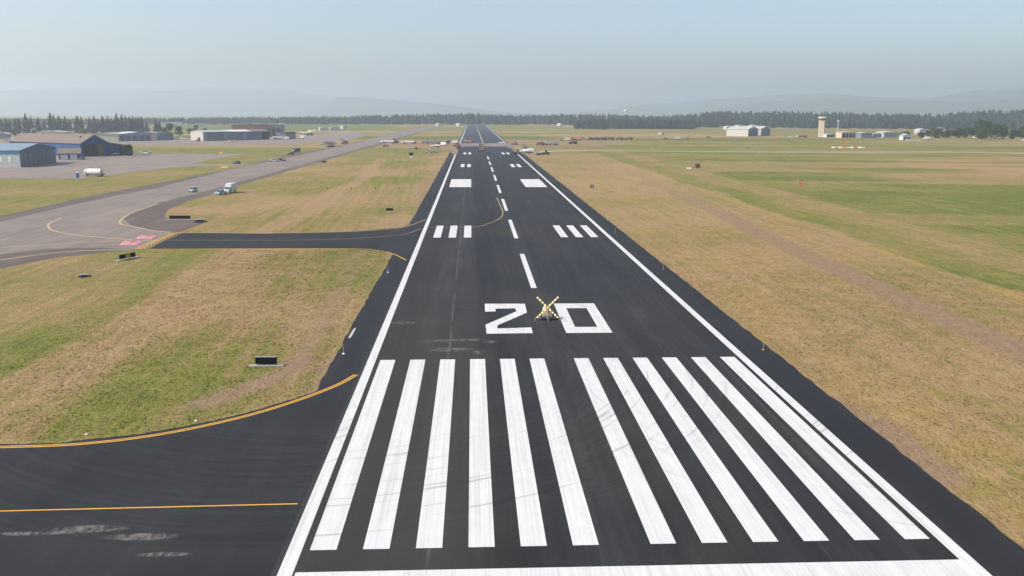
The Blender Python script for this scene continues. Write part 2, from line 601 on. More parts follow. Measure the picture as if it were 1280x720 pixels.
# ------------------------------------------------------------------ paving materials
def turnmarks(n, cx, cy, r0, r1, seed):
    """tyre scuffs on an arc: thin lines of constant radius, broken along their length"""
    x, y, z = n.pos()
    dx, dy = n.math('SUBTRACT', x, cx), n.math('SUBTRACT', y, cy)
    r = n.math('SQRT', n.math('ADD', n.math('MULTIPLY', dx, dx), n.math('MULTIPLY', dy, dy)))
    th = n.math('ARCTAN2', dy, dx)
    ln = n.noise(vec=n.vec(n.math('MULTIPLY', r, 1.7), n.math('MULTIPLY', th, 2.2), seed), detail=3)
    win = n.math('MULTIPLY', n.ss(r, r0 - 3, r0 + 3), n.math('SUBTRACT', 1.0, n.ss(r, r1 - 3, r1 + 3)))
    return n.math('MULTIPLY', ln, win), win


SPILLS = [(*G(112, 661), 2.3, .55), (*G(178, 671), 2.2, .5), (*G(30, 667), 3.0, .25), (*G(205, 693), 1.6, .3), (*G(505, 403.6), 1.7, .75), (*G(612, 427.5), .95, .55), (*G(599, 440.3), .75, .8), (*G(575, 425), 3.0, .45), (*G(562, 437), 2.4, .9), (*G(545, 427), 1.6, .5)]


def asphalt(name, base, warm, streak=.5, arcs=True, stains=True, lanes=False):
    n = N(name)
    x, y, z = n.pos()
    f = n.math('MULTIPLY_ADD', n.noise(.35, .012, detail=5, off=2.0), 1.7 * streak, 1 - .85 * streak)
    f = n.math('MULTIPLY', f, n.math('MULTIPLY_ADD', n.noise(1.3, .04, detail=4, off=8.0), 1.1 * streak, 1 - .55 * streak))
    f = n.math('MULTIPLY', f, n.math('MULTIPLY_ADD', n.noise(4.5, 2.0, detail=5, rough=.8), .9, .55))
    f = n.math('MULTIPLY', f, n.math('MULTIPLY_ADD', n.noise(.06, detail=3), .45, .62))
    col = n.scale(n.mix(n.ss(n.noise(.10, .035, detail=4, off=5.), .42, .70), base, warm), f)
    if arcs:
        a, win = turnmarks(n, -25, 45, 22, 46, 1.0)
        col = n.mix(n.math('MULTIPLY', n.math('MULTIPLY', n.ss(a, .55, .72), n.ss(n.noise(.25, detail=3, off=31.), .35, .65)), .45), col, (.010, .010, .011))
        col = n.mix(n.math('MULTIPLY', n.ss(a, .56, .36), n.math('MULTIPLY', win, .09)), col, (.085, .083, .080))
    if arcs and stains:
        # pale dried spills, ragged at their rims
        rag = n.noise(1.6, .9, detail=5, rough=.65)
        tot = None
        for cx_, cy_, rx, ry in SPILLS:
            dx = n.math('DIVIDE', n.math('SUBTRACT', x, cx_), rx); dy = n.math('DIVIDE', n.math('SUBTRACT', y, cy_), ry)
            q = n.math('MULTIPLY_ADD', n.math('ADD', n.math('MULTIPLY', dx, dx), n.math('MULTIPLY', dy, dy)), -.55, 1.0)
            q = n.math('MAXIMUM', q, 0.0)
            tot = q if tot is None else n.math('ADD', tot, q)
        sp = n.math('MULTIPLY', n.ss(n.math('MULTIPLY', n.math('MINIMUM', tot, 1.0), n.math('ADD', rag, .25)), .12, .62), n.ss(rag, .36, .62))
        wisp = n.math('MULTIPLY', n.ss(n.noise(.35, 3.2, detail=5, rough=.7, off=44.), .50, .72), n.math('MINIMUM', tot, .45))
        col = n.mix(n.math('ADD', n.math('MULTIPLY', sp, .62), n.math('MULTIPLY', wisp, .5), clamp=True), col, (.20, .185, .165))
    if lanes:
        # every paving pass dried to its own tone
        wn = n.new('ShaderNodeTexWhiteNoise', noise_dimensions='1D')
        n.link(n.math('FLOOR', n.math('MULTIPLY_ADD', n.math('ADD', x, n.math('MULTIPLY_ADD', n.noise(.0, .08, detail=2, off=3.), .5, -.25)), 1 / 3.81, 6.5)), wn.inputs['W'])
        col = n.scale(col, n.math('MULTIPLY_ADD', wn.outputs['Value'], .42, .79))
        # the older left lane is browner; thin paving joints run the length of the runway
        bw = n.math('MULTIPLY', n.ss(x, -6.0, -12.5), n.math('MULTIPLY_ADD', n.ss(y, 130, 20), .6, .2))
        bw = n.math('MULTIPLY', bw, n.math('MULTIPLY_ADD', n.noise(.5, .12, detail=4, off=12.), .9, .45))
        col = n.mix(n.math('MULTIPLY', bw, .75), col, (.040, .035, .030))
        wob_ = n.math('MULTIPLY_ADD', n.noise(.0, .10, detail=2), .5, -.25)
        for jx, jw, jc, ja in ((-13.1, .10, (.11, .11, .115), .55), (-6.9, .07, (.012, .012, .013), .7), (-19.5, .09, (.012, .012, .013), .5), (7.4, .09, (.013, .013, .014), .6), (13.2, .08, (.07, .07, .075), .3), (18.6, .16, (.06, .06, .065), .35), (-2.6, .06, (.06, .06, .06), .3)):
            dj = n.math('ABSOLUTE', n.math('SUBTRACT', n.math('ADD', x, wob_), jx))
            col = n.mix(n.math('MULTIPLY', n.math('SUBTRACT', 1.0, n.ss(dj, jw * .5, jw * 1.8)), n.math('MULTIPLY', n.ss(n.noise(.3, .05, detail=3, off=jx), .35, .6), ja)), col, jc)
    n.bump(n.noise(9.0, detail=3), .25, .02)
    return n.done(col, .85, .25)


M_RWY = asphalt('runway_asphalt', (.0205, .0212, .0235), (.031, .0275, .0245), .9, lanes=True)
M_SHO = asphalt('sealed_shoulder', (.0175, .0185, .0215), (.0235, .0235, .025), .6)
M_NEW = asphalt('fresh_asphalt', (.026, .031, .039), (.030, .034, .040), .3, False)
M_OLD = asphalt('far_asphalt', (.036, .041, .049), (.043, .046, .053), .4, False)
M_TWY = asphalt('taxiway_asphalt', (.215, .178, .155), (.245, .198, .168), .35, False)
M_TSH = asphalt('taxiway_shoulder', (.118, .092, .080), (.145, .112, .095), .3, False)
M_APR = asphalt('apron_asphalt', (.235, .190, .165), (.265, .212, .182), .3, False)
M_MIL = asphalt('milled_asphalt', (.205, .170, .150), (.26, .215, .185), .4, False)
M_RDL = asphalt('pale_road', (.46, .43, .39), (.50, .46, .41), .2, False)
M_CON = flat('concrete', (.36, .34, .30), .9, .15, .8)


def paint(name, col, wear=.9, arcs=True):
    n = N(name)
    f = n.math('MULTIPLY_ADD', n.noise(2.6, .05, detail=5, rough=.7), .50 * wear, 1.0 - .32 * wear)
    f = n.math('MULTIPLY', f, n.math('MULTIPLY_ADD', n.noise(.9, .5, detail=5), .25 * wear, 1 - .12 * wear))
    c = n.scale(n.mix(0.0, col, col), f)
    sc_ = n.ss(n.noise(7.0, .25, detail=4, rough=.7, off=4.), .66, .80)
    c = n.mix(n.math('MULTIPLY', sc_, .35 * wear), c, (.12, .12, .12))
    st = n.ss(n.noise(5.5, .035, detail=3, rough=.6, off=17.), .47, .66)
    c = n.mix(n.math('MULTIPLY', st, .26 * wear), c, (.25, .25, .26))
    ch = n.ss(n.noise(3.0, 1.2, detail=6, rough=.8, off=27.), .60, .72)
    c = n.mix(n.math('MULTIPLY', ch, .22 * wear), c, (.10, .10, .10))
    if arcs:
        a, win = turnmarks(n, -25, 45, 22, 46, 1.0)
        c = n.mix(n.math('MULTIPLY', n.ss(a, .58, .69), .45), c, (.16, .16, .17))
        b, win = turnmarks(n, 40, 40, 30, 48, 5.0)
        c = n.mix(n.math('MULTIPLY', n.ss(b, .59, .70), .30), c, (.2, .2, .21))
    return n.done(c, .6, .3)


M_WHT = paint('white_runway_paint', (.60, .595, .585))
M_YEL = paint('yellow_taxiway_paint', (.62, .33, .035), .5, False)
M_YLP = paint('faded_yellow_paint', (.47, .33, .15), .8, False)
M_RED = paint('red_holding_paint', (.42, .07, .09), .7, False)
M_WSM = paint('faded_white_paint', (.66, .62, .60), .6, False)

# ------------------------------------------------------------------ paving
HW = 26.6
Z1, Z2, Z3, Z4, Z5 = .004, .008, .012, .016, .020
# parallel taxiway with its brown shoulders
up_e = [(-118, 60), (-124, 100), (-131, 150)] + [G(*p) for p in ((0, 277.5), (100, 253.7), (200, 233.7), (292, 211), (363, 196.4), (402, 188), (440, 179.3), (470, 171.6), (500, 165.2), (533, 158.8), (541, 157.3))]
lo_e = [G(0, 318), G(60, 311), G(120, 309.5), G(165, 312), G(218, 290.5), G(190, 287.5), G(163, 281), G(155, 274), G(165, 266), G(200, 253)] + [G(*p) for p in ((233, 245), (265, 237), (290, 230), (350, 213.5), (440, 188.5), (482, 176.8), (512, 168), (530, 163), (548, 157.3))]
tw = sheet('taxiway', lo_e + up_e[::-1] + [(-112, 60), (-109, 100)], Z2, M_TWY)
sheet('taxiway_shoulder', [(-104, 60), (-98, 90), G(0, 336), G(70, 322), G(130, 316), G(185, 311), G(222, 291), G(262, 276), G(205, 272), G(210, 262), G(236, 251), G(262, 244), G(292, 234), G(350, 217), G(440, 190.8), G(484, 178.6),
                           G(530, 164), G(551, 157.2), G(538, 157.2), G(498, 165), G(438, 178.8), G(402, 186.4), G(363, 193.6), G(325, 202), G(305, 207.8), G(250, 219), G(100, 247.5), G(0, 270.5), (-138, 150), (-131, 100), (-124, 60)], Z1, M_TSH)
# apron round the hangars and the strips beyond
sheet('apron', [G(-260, 226), G(0, 223), G(101, 223), G(140, 218.8), G(188, 212), G(236, 208), G(266, 206.8), G(300, 207.6), G(316, 205.0), G(262, 205.4), G(243, 203.6), G(272, 197.5), G(311, 191.8), G(279, 192.2), G(170, 192.6),
                G(152, 184), G(100, 184), G(-260, 186)], 0.002, M_APR)
sheet('apron', [G(60, 182), G(160, 181.3), G(280, 181.4), G(378, 180.6), G(398, 176.4), G(440, 175), G(462, 167.5), G(440, 165), G(370, 170), G(340, 173.5), G(215, 173), G(60, 174)], 0.002, M_APR)
road = ribbon('road', [G(668, 190.2), G(700, 188.6), G(740, 188.4), G(860, 189.2), G(1000, 190.2), G(1290, 192.2), ray(1600, 480)], 7.0, Z1, M_RDL, None)
ribbon('road', [G(728, 173.2), G(790, 173.6), G(860, 174.2), G(940, 173.2), G(1010, 173.6), G(1100, 175), G(1180, 176.2), G(1290, 177.5)], 14.0, Z1, M_TSH, None)
# connector
sheet('connector_taxiway', [G(187, 311.3), G(330, 310.6), G(440, 311), G(470, 313.5), G(490, 317), G(503, 321.6), (-23.4, 116.5), (-23.4, 186), G(528, 276), G(500, 284.5), G(440, 289.6), G(330, 292), G(219, 291)], Z3, M_SHO)
# near taxiway
edge = smooth_line([(-140, 19.2), (-90, 19.4), (-51.5, 20.0), (-44.6, 21.0), (-38.8, 23.0), (-32.6, 27.2), (-27.2, 33.2), (-26.3, 34.2)], 24)
edge = [(p[0] + q[0], p[1] + q[1]) for p, q in zip(edge, np.random.default_rng(9).normal(size=(len(edge), 2)) * .07)]
sheet('near_taxiway', edge + [(-24, 36), (-24, -60), (-140, -60)], Z1, M_SHO)
# runway: shoulders, pavement, markings as its parts
rw = rect('runway', -22.9, 22.9, -70, 568.5, Z3, M_RWY)
rg = np.random.default_rng(3)
ys_ = np.arange(-70, 575.1, .9)
jit = lambda: np.convolve(rg.normal(size=len(ys_)), [.25, .5, .25], 'same') * .11 + np.convolve(rg.normal(size=len(ys_)), np.ones(25) / 25, 'same') * .10
sheet('shoulder', [(HW + a, y) for a, y in zip(jit(), ys_)] + [(-HW + a, y) for a, y in zip(jit(), ys_)][::-1], Z2, M_SHO, rw)
sheet('pale_patch', [G(*p) for p in ((435.5, 423), (437.5, 418), (443, 410), (444.8, 410.2), (441, 418), (437.8, 422.5))], Z3, M_RDL, rw)
rect('new_pavement', -21, 21.5, 568.5, 719, Z3, M_NEW, rw, 'fresh bluish asphalt section')
rect('milled_strip', -24, 24, 719, 800, Z3, M_MIL, rw, 'bare brown milled strip')
rect('far_pavement', -24.5, 24.5, 800, 2060, Z3, M_OLD, rw, 'older grey far half')
sw = 1.7526
xs = [-21.03 + 3.505 * i for i in range(6)] + [1.7526 + 3.505 * i for i in range(6)]
for x0 in xs:
    rect('threshold_stripe', x0, x0 + sw, 0, 45.74, Z4, M_WHT, rw)
sheet('threshold_bar', [(-21.4, -6.2), (22.2, -6.2), (22.2, -2.86), (-21.4, -2.86)], Z4, M_WHT, rw)
for s_ in (-1, 1):
    o = rect('edge_line', 0, .95, -60, 568, Z5, M_WHT, rw)
    o.location.x = -22.5 if s_ < 0 else 21.5
    o = rect('edge_line', 0, .95, 800, 1990, Z5, M_WHT, rw)
    o.location.x = -22.5 if s_ < 0 else 21.5
g2 = lambda x, y: G(560 + x / 5.3333, 340 + y / 5.3333)
sheet('runway_number', [g2(*p) for p in ((245, 212), (512, 212), (526, 271), (330, 356), (328, 377), (556, 370), (565, 408), (257, 412), (250, 352), (456, 263), (447, 242), (317, 245), (318, 263), (247, 265))], Z4, M_WHT, rw, 'white painted digit 2')
zo = [(2.15, 57.9), (8.31, 57.9), (8.31, 76.2), (2.15, 76.2)]
zi = [(3.72, 61.2), (6.75, 61.2), (6.75, 72.9), (3.72, 72.9)]
mb = MB(); mb.add([(*p, Z4) for p in zo + zi], [(0, 1, 5, 4), (1, 2, 6, 5), (2, 3, 7, 6), (3, 0, 4, 7)])
o = mb.build('runway_number', M_WHT, rw); o['label'] = 'white painted digit 0'
for k in range(14):
    y0 = 88.4 + 59.3 * k * .995
    if y0 < 560: rect('centreline_dash', -.5, .45, y0, y0 + 36, Z4, M_WHT, rw)
for k in range(20):
    rect('centreline_dash', -.5, .45, 812 + 59.3 * k, 812 + 59.3 * k + 37, Z4, M_WHT, rw)
for s_ in (-1, 1):
    for k in range(3):
        a = 10.5 + 3.55 * k
        x0, x1 = sorted((s_ * a, s_ * (a + 1.75)))
        rect('touchdown_mark', x0, x1, 149, 171, Z4, M_WHT, rw)
    x0, x1 = sorted((s_ * 10.7, s_ * 19.3))
    rect('aiming_point_block', x0, x1, 291, 333, Z4, M_WHT, rw)
    for k in range(2):
        a = 11.0 + 3.55 * k
        x0, x1 = sorted((s_ * a, s_ * (a + 2.0)))
        rect('touchdown_mark', x0, x1, 421, 449, Z4, M_WHT, rw)
        rect('touchdown_mark', x0, x1, 571, 598, Z4, M_WHT, rw)
ntw = bpy.data.objects['near_taxiway']
cv = [(-140, 19.0 - .4), (-90, 18.8), (-72, 18.95), (-60, 19.1)] + [G(*p) for p in ((0, 559), (100, 555), (200, 543), (300, 522), (370, 501), (420, 482), (445, 468.5))]
ctr = smooth_line(cv)
for off in (-.17, .17):
    L = []
    for i, p in enumerate(ctr):
        a = Vector(ctr[max(i - 1, 0)]); b = Vector(ctr[min(i + 1, len(ctr) - 1)])
        d = (b - a).normalized()
        L.append((p[0] - d.y * off, p[1] + d.x * off))
    ribbon('edge_line', L, .20, Z4, M_YEL, ntw, smooth=False)
ribbon('centre_line', [(-140, 5.9), G(0, 639), (-23.2, 7.15)], .17, Z4, M_YEL, ntw, smooth=False)
cn = bpy.data.objects['connector_taxiway']
ribbon('edge_line', [G(190, 311.5), G(330, 310.8), G(440, 311), G(470, 313), G(490, 317), G(508, 325.2)], .30, Z4, M_YEL, cn)
ribbon('edge_line', [G(219, 290.4), G(330, 291.6), G(440, 289.4), G(500, 284.8), G(532, 274.5)], .25, Z4, M_YLP, cn)
ribbon('centre_line', [G(204, 300.2), G(330, 300.2), G(420, 299), G(500, 293.5), (-23, 166)], .18, Z4, M_YLP, cn)
ribbon('lead_off_line', [(-22, 168), G(590, 284), G(612, 279), G(626, 272), G(628.5, 265), G(625, 256), G(621, 247)], .22, Z4 + .002, M_YLP, rw)
# taxiway lines
ribbon('edge_line', [G(0, 325), G(60, 317), G(110, 313), G(163, 312.4)], .55, Z3, M_YLP, tw)
ribbon('edge_line', [G(213, 290.2), G(190, 288.2), G(165, 283), G(151, 280), G(152, 274), G(165, 266), G(198, 254.5)], .5, Z3, M_YLP, tw)
ribbon('centre_line', [G(0, 309.5), G(40, 307), G(100, 303), G(160, 301), G(198, 300.3)], .4, Z3, M_YLP, tw)
ribbon('lead_off_line', [G(76, 273), G(64, 278), G(60, 282), G(66, 288), G(90, 293), G(130, 297), G(165, 299.5)], .5, Z3, M_YLP, tw)
# holding position: bars, dashes, red boards painted on the paving
p0, p1 = Vector(G(167, 311.4)), Vector(G(217, 291))
ax = (p1 - p0); ln_ = ax.length; ax.normalize(); px = Vector((ax.y, -ax.x))
def along(a, b): q = p0 + ax * a + px * b; return (q.x, q.y)
for b0 in (0.0, .65):
    sheet('holding_bar', [along(0, b0), along(ln_, b0), along(ln_, b0 + .34), along(0, b0 + .34)], Z4 + .001, M_YEL, tw)
for b0 in (1.3, 1.95):
    k = 0.0
    while k < ln_ - 1:
        sheet('holding_dash', [along(k, b0), along(k + .95, b0), along(k + .95, b0 + .34), along(k, b0 + .34)], Z4 + .001, M_YEL, tw)
        k += 1.9


def text_on(name, s, mat, parent, corners, z, inset=.14):
    """lettering laid into a four-cornered area, corner order: bottom left, bottom right, top right, top left of the text"""
    cu = bpy.data.curves.new(name, 'FONT'); cu.body = s
    to = bpy.data.objects.new(name, cu); COL.objects.link(to)
    dg = bpy.context.evaluated_depsgraph_get(); dg.update()
    me = bpy.data.meshes.new_from_object(to.evaluated_get(dg))
    bpy.data.objects.remove(to)
    co = np.array([v.co[:2] for v in me.vertices])
    lo, hi = co.min(0), co.max(0)
    t = (co - lo) / (hi - lo) * (1 - 2 * inset) + inset
    c = [np.array(q, float) for q in corners]
    for v, (a, b) in zip(me.vertices, t):
        q = (c[0] * (1 - a) + c[1] * a) * (1 - b) + (c[3] * (1 - a) + c[2] * a) * b
        v.co = (q[0], q[1], z) if len(q) == 2 else q
    me.materials.clear(); me.materials.append(mat)
    o = bpy.data.objects.new(name, me); COL.objects.link(o)
    if parent: o.parent = parent
    return o


for (q0, q1, q2, q3) in (((146, 306.6), (170.5, 306.6), (179.5, 301.3), (154, 301.3)), ((166, 298.7), (190, 298.7), (198.5, 294.2), (174.5, 294.2))):
    cs = [G(*q0), G(*q1), G(*q2), G(*q3)]
    bd = sheet('holding_board', cs, Z3 + .002, M_RED, tw)
    # read by a pilot who taxies towards the runway (+x)
    text_on('holding_letters', '2-20', M_WSM, bd, [cs[3], cs[0], cs[1], cs[2]], Z3 + .006, .1)

def leaf_mat(name, a, b, freq=.25):
    n = N(name)
    f = n.math('MULTIPLY_ADD', n.noise(freq * 5, detail=3), .7, .65)
    m = n.done(n.scale(n.mix(n.noise(freq, detail=3), a, b), f), .9, .1)
    return m

# ------------------------------------------------------------------ materials of built things
M_GLS = flat('dark_glass', (.03, .04, .05), .15, .05, 1, .6)
M_RUB = flat('black_rubber', (.02, .02, .021), .9, .1, 3)
M_BLK = flat('black_panel', (.008, .008, .008), .95, .1, 1.5, .05)
M_STL = flat('galvanised_steel', (.42, .43, .44), .45, .12, 2, .5, .6)
M_DRK = flat('dark_steel', (.055, .055, .06), .6, .2, 2)
M_WPT = flat('white_vehicle_paint', (.62, .62, .61), .4, .06, 1, .5)
M_ORG = flat('orange_plastic', (.75, .16, .03), .6, .12, 2)
M_ORD = flat('faded_orange', (.36, .15, .07), .8, .1, 3); M_PNB = flat('pale_sand_base', (.52, .42, .34), .8, .1, 3); M_TRM = flat('white_trim', (.60, .60, .58), .6, .08, 1)
M_RIM = flat('wheel_rim', (.35, .35, .36), .4, .1, 3, .5, .5)
M_YVE = flat('yellow_machine_paint', (.62, .36, .04), .5, .15, 1.2)
M_LMP = emit('lamp_lens', (.9, .85, .7), .6)


def paintm(c):
    return flat('vehicle_paint_%02d_%02d_%02d' % tuple(int(x * 99) for x in c), c, .4, .07, 1.0, .5)


_mc = {}


def part(name, key, fn, mat, parent, bevel=0.0, smooth=False):
    """a part whose mesh is shared by every copy of its kind"""
    k = (key, name, mat.name if not isinstance(mat, (list, tuple)) else mat[0].name)
    if k not in _mc:
        mb = MB(); fn(mb)
        _mc[k] = mb.mesh(name, mat, smooth, bevel)
    o = bpy.data.objects.new(name, _mc[k])
    COL.objects.link(o)
    o.parent = parent
    return o


def wheel(parent, key, x, y, r, wd, rim=True, name='wheel'):
    w_ = part(name, key, lambda m: m.lathe((-wd / 2, 0, 0), (1, 0, 0), [(0, r * .62), (0, r * .9), (wd * .15, r), (wd * .85, r), (wd, r * .9), (wd, r * .62)], 16), M_RUB, parent)
    w_.location = (x, y, r)
    if rim:
        rm = part('rim', key, lambda m: m.lathe((-wd * .53, 0, 0), (1, 0, 0), [(0, r * .3), (0, r * .6), (wd * 1.06, r * .6), (wd * 1.06, r * .3)], 12), M_RIM, w_)
    return w_


def veh(kind, u, v, rz, col, label, group=None, rims=False, xy=None):
    """one vehicle or machine standing at photograph pixel (u, v), heading rz degrees from +Y"""
    x, y = xy or G(u, v)
    nm, cat, bl = VK[kind]
    t = thing(nm, label, cat, (x, y, .014), math.radians(rz), group)
    bl(t, paintm(col), rims)
    return t


def k_pickup(t, m, rims):
    prof = [(-2.85, .45), (-2.85, 1.05), (-.75, 1.08), (2.0 - .9, 1.12), (2.7, 1.02), (2.85, .85), (2.85, .45)]
    part('body', 'pickup', lambda b: b.prism(prof, 'x', -.95, .95), m, t, .06)
    part('cab', 'pickup', lambda b: b.prism([(-.8, 1.05), (-.7, 1.78), (.55, 1.80), (1.25, 1.10)], 'x', -.84, .84), m, t, .06)
    part('window', 'pickup', lambda b: (b.prism([(-.66, 1.16), (-.6, 1.66), (.48, 1.68), (1.02, 1.16)], 'x', -.855, .855), b.prism([(.72, 1.70), (1.28, 1.16), (1.30, 1.20), (.76, 1.73)], 'x', -.7, .7)), M_GLS, t)
    part('bumper', 'pickupf', lambda b: b.box((0, 2.9, .55), (1.85, .16, .22)), M_STL, t)
    part('bumper', 'pickupr', lambda b: b.box((0, -2.9, .55), (1.85, .16, .2)), M_STL, t)
    for s in (-1, 1):
        part('headlight', 'pickup%d' % s, lambda b: b.box((s * .72, 2.86, .86), (.36, .06, .18)), M_TRM, t)
        for yy in (-1.75, 1.85):
            wheel(t, 'pickup', s * .86, yy, .40, .28, rims)
    part('bed', 'pickup', lambda b: b.box((0, -1.85, 1.062), (1.5, 1.7, .03)), M_DRK, t)


def k_suv(t, m, rims):
    part('body', 'suv', lambda b: b.prism([(-2.35, .42), (-2.35, 1.0), (1.0, 1.05), (2.25, .95), (2.38, .8), (2.38, .42)], 'x', -.94, .94), m, t, .08)
    part('cab', 'suv', lambda b: b.prism([(-2.25, 1.0), (-2.0, 1.72), (.2, 1.76), (1.1, 1.04)], 'x', -.82, .82), m, t, .08)
    part('window', 'suv', lambda b: (b.prism([(-1.98, 1.12), (-1.8, 1.60), (.12, 1.63), (.75, 1.12)], 'x', -.835, .835), b.prism([(.30, 1.70), (1.02, 1.12), (1.06, 1.15), (.34, 1.73)], 'x', -.7, .7)), M_GLS, t)
    for s in (-1, 1):
        part('headlight', 'suv%d' % s, lambda b: b.box((s * .7, 2.38, .82), (.34, .05, .16)), M_TRM, t)
        for yy in (-1.45, 1.45):
            wheel(t, 'suv', s * .84, yy, .37, .25, rims)


def k_box(t, m, rims):
    part('cargo_box', 'box', lambda b: b.box((0, -1.2, 2.1), (2.35, 5.0, 2.5)), m, t, .04)
    part('cab', 'box', lambda b: b.prism([(1.4, .5), (1.4, 2.35), (2.4, 2.35), (2.9, 1.5), (3.5, 1.35), (3.5, .5)], 'x', -1.05, 1.05), m, t, .06)
    part('window', 'box', lambda b: (b.prism([(2.46, 2.28), (2.92, 1.5), (2.95, 1.53), (2.5, 2.32)], 'x', -.9, .9), b.prism([(1.7, 1.5), (1.7, 2.2), (2.3, 2.2), (2.7, 1.5)], 'x', -1.06, 1.06)), M_GLS, t)
    part('chassis', 'box', lambda b: b.box((0, -.4, .68), (1.0, 6.4, .25)), M_DRK, t)
    for s in (-1, 1):
        for yy in (-2.3, 2.5):
            wheel(t, 'box', s * .98, yy, .46, .3, rims)


def k_dump(t, m, rims):
    part('dump_bed', 'dump', lambda b: b.prism([(-4.0, 1.25), (-4.3, 2.75), (.6, 2.75), (1.1, 2.95), (1.1, 2.75), (.4, 1.25)], 'x', -1.22, 1.22), M_DRK if m.name.endswith('d') else m, t, .04)
    part('load', 'dump', lambda b: b.box((0, -1.8, 2.78), (2.1, 4.4, .35), 0, (.6, .8)), M_DRK, t)
    part('cab', 'dump', lambda b: b.prism([(1.2, .9), (1.2, 2.8), (2.2, 2.85), (2.6, 1.95), (3.7, 1.8), (3.75, .7), (1.2, .7)], 'x', -1.12, 1.12), m, t, .06)
    part('window', 'dump', lambda b: (b.prism([(2.26, 2.75), (2.62, 1.96), (2.66, 2.0), (2.3, 2.79)], 'x', -.95, .95), b.prism([(1.5, 2.0), (1.5, 2.65), (2.1, 2.65), (2.4, 2.0)], 'x', -1.13, 1.13)), M_GLS, t)
    part('chassis', 'dump', lambda b: b.box((0, -.4, .95), (.95, 7.6, .4)), M_DRK, t)
    for s in (-1, 1):
        for yy in (-3.1, -1.8, 2.7):
            wheel(t, 'dump', s * 1.0, yy, .52, .38, rims)


def k_semi(t, m, rims):
    part('trailer_bed', 'semi', lambda b: b.prism([(-8.5, 1.2), (-8.8, 2.7), (1.5, 2.7), (1.2, 1.2)], 'x', -1.25, 1.25), m, t, .04)
    part('cab', 'semi', lambda b: b.prism([(2.3, .8), (2.3, 3.1), (3.6, 3.0), (4.0, 2.0), (5.6, 1.8), (5.7, .7), (2.3, .7)], 'x', -1.15, 1.15), M_WPT, t, .06)
    part('window', 'semi', lambda b: b.prism([(3.66, 2.92), (4.02, 2.0), (4.06, 2.04), (3.7, 2.96)], 'x', -.95, .95), M_GLS, t)
    part('chassis', 'semi', lambda b: b.box((0, -1.6, .95), (.95, 13.6, .35)), M_DRK, t)
    for s in (-1, 1):
        for yy in (-7.6, -6.4, .6, 1.8, 4.6):
            wheel(t, 'semi', s * 1.02, yy, .52, .38, rims)


def k_tank(t, m, rims):
    part('tank', 'tank', lambda b: b.lathe((0, -5.2, 2.0), (0, 1, 0), [(0, .4), (.25, 1.0), (.5, 1.15), (6.2, 1.15), (6.5, .95), (6.6, .4)], 18), m, t, 0, True)
    part('cab', 'tank', lambda b: b.prism([(1.7, .8), (1.7, 2.7), (2.8, 2.7), (3.2, 1.9), (4.3, 1.7), (4.4, .7), (1.7, .7)], 'x', -1.1, 1.1), m, t, .06)
    part('window', 'tank', lambda b: b.prism([(2.86, 2.62), (3.22, 1.9), (3.26, 1.94), (2.9, 2.66)], 'x', -.9, .9), M_GLS, t)
    part('chassis', 'tank', lambda b: b.box((0, -.6, .85), (.95, 9.4, .35)), M_DRK, t)
    for s in (-1, 1):
        for yy in (-4.2, -3.0, 3.1):
            wheel(t, 'tank', s * 1.0, yy, .5, .36, rims)


def k_roller(t, m, rims):
    part('body', 'roller', lambda b: b.prism([(-2.0, .6), (-2.1, 1.5), (-.4, 1.6), (.6, 1.1), (1.0, .9), (1.0, .6)], 'x', -.8, .8), m, t, .06)
    part('canopy', 'roller', lambda b: (b.box((0, .0, 2.75), (1.7, 1.6, .1)), [b.tube((a, c, 1.2), (a, c, 2.7), .05) for a in (-.75, .75) for c in (-.6, .6)]), m, t)
    part('frame', 'roller', lambda b: (b.box((-1.0, 1.3, .75), (.14, 1.8, .2)), b.box((1.0, 1.3, .75), (.14, 1.8, .2)), b.box((0, .55, .75), (2.1, .2, .2))), m, t)
    part('drum', 'roller', lambda b: b.tube((-.92, 1.6, .75), (.92, 1.6, .75), .75, n=20), M_STL, t, 0, True)
    for s in (-1, 1):
        wheel(t, 'roller', s * .8, -1.3, .68, .5, rims)


def k_paver(t, m, rims):
    part('body', 'paver', lambda b: b.prism([(-2.4, .5), (-2.4, 1.9), (-.4, 2.1), (1.2, 1.7), (1.5, .5)], 'x', -1.25, 1.25), m, t, .05)
    part('hopper', 'paver', lambda b: (b.prism([(1.5, .7), (1.4, 1.5), (3.3, 1.3), (3.4, .6)], 'x', -1.6, -1.45), b.prism([(1.5, .7), (1.4, 1.5), (3.3, 1.3), (3.4, .6)], 'x', 1.45, 1.6), b.box((0, 2.4, .65), (2.9, 1.9, .12))), M_DRK, t)
    part('canopy', 'paver', lambda b: (b.box((0, -1.1, 3.7), (2.6, 2.4, .14)), [b.tube((a, c, 1.9), (a, c, 3.66), .06) for a in (-1.1, 1.1) for c in (-2.0, -.2)]), M_DRK, t)
    part('screed', 'paver', lambda b: b.box((0, -3.4, .45), (4.6, 1.0, .8)), M_DRK, t, .04)
    part('screed_arm', 'paver', lambda b: (b.box((-1.4, -2.0, .8), (.12, 3.0, .2)), b.box((1.4, -2.0, .8), (.12, 3.0, .2))), m, t)
    for s in (-1, 1):
        part('track', 'paver%d' % s, lambda b: b.prism([(-1.9, .0), (-2.2, .3), (-1.9, .62), (1.1, .62), (1.4, .3), (1.1, .0)], 'x', s * 1.05 - .2, s * 1.05 + .2), M_RUB, t)


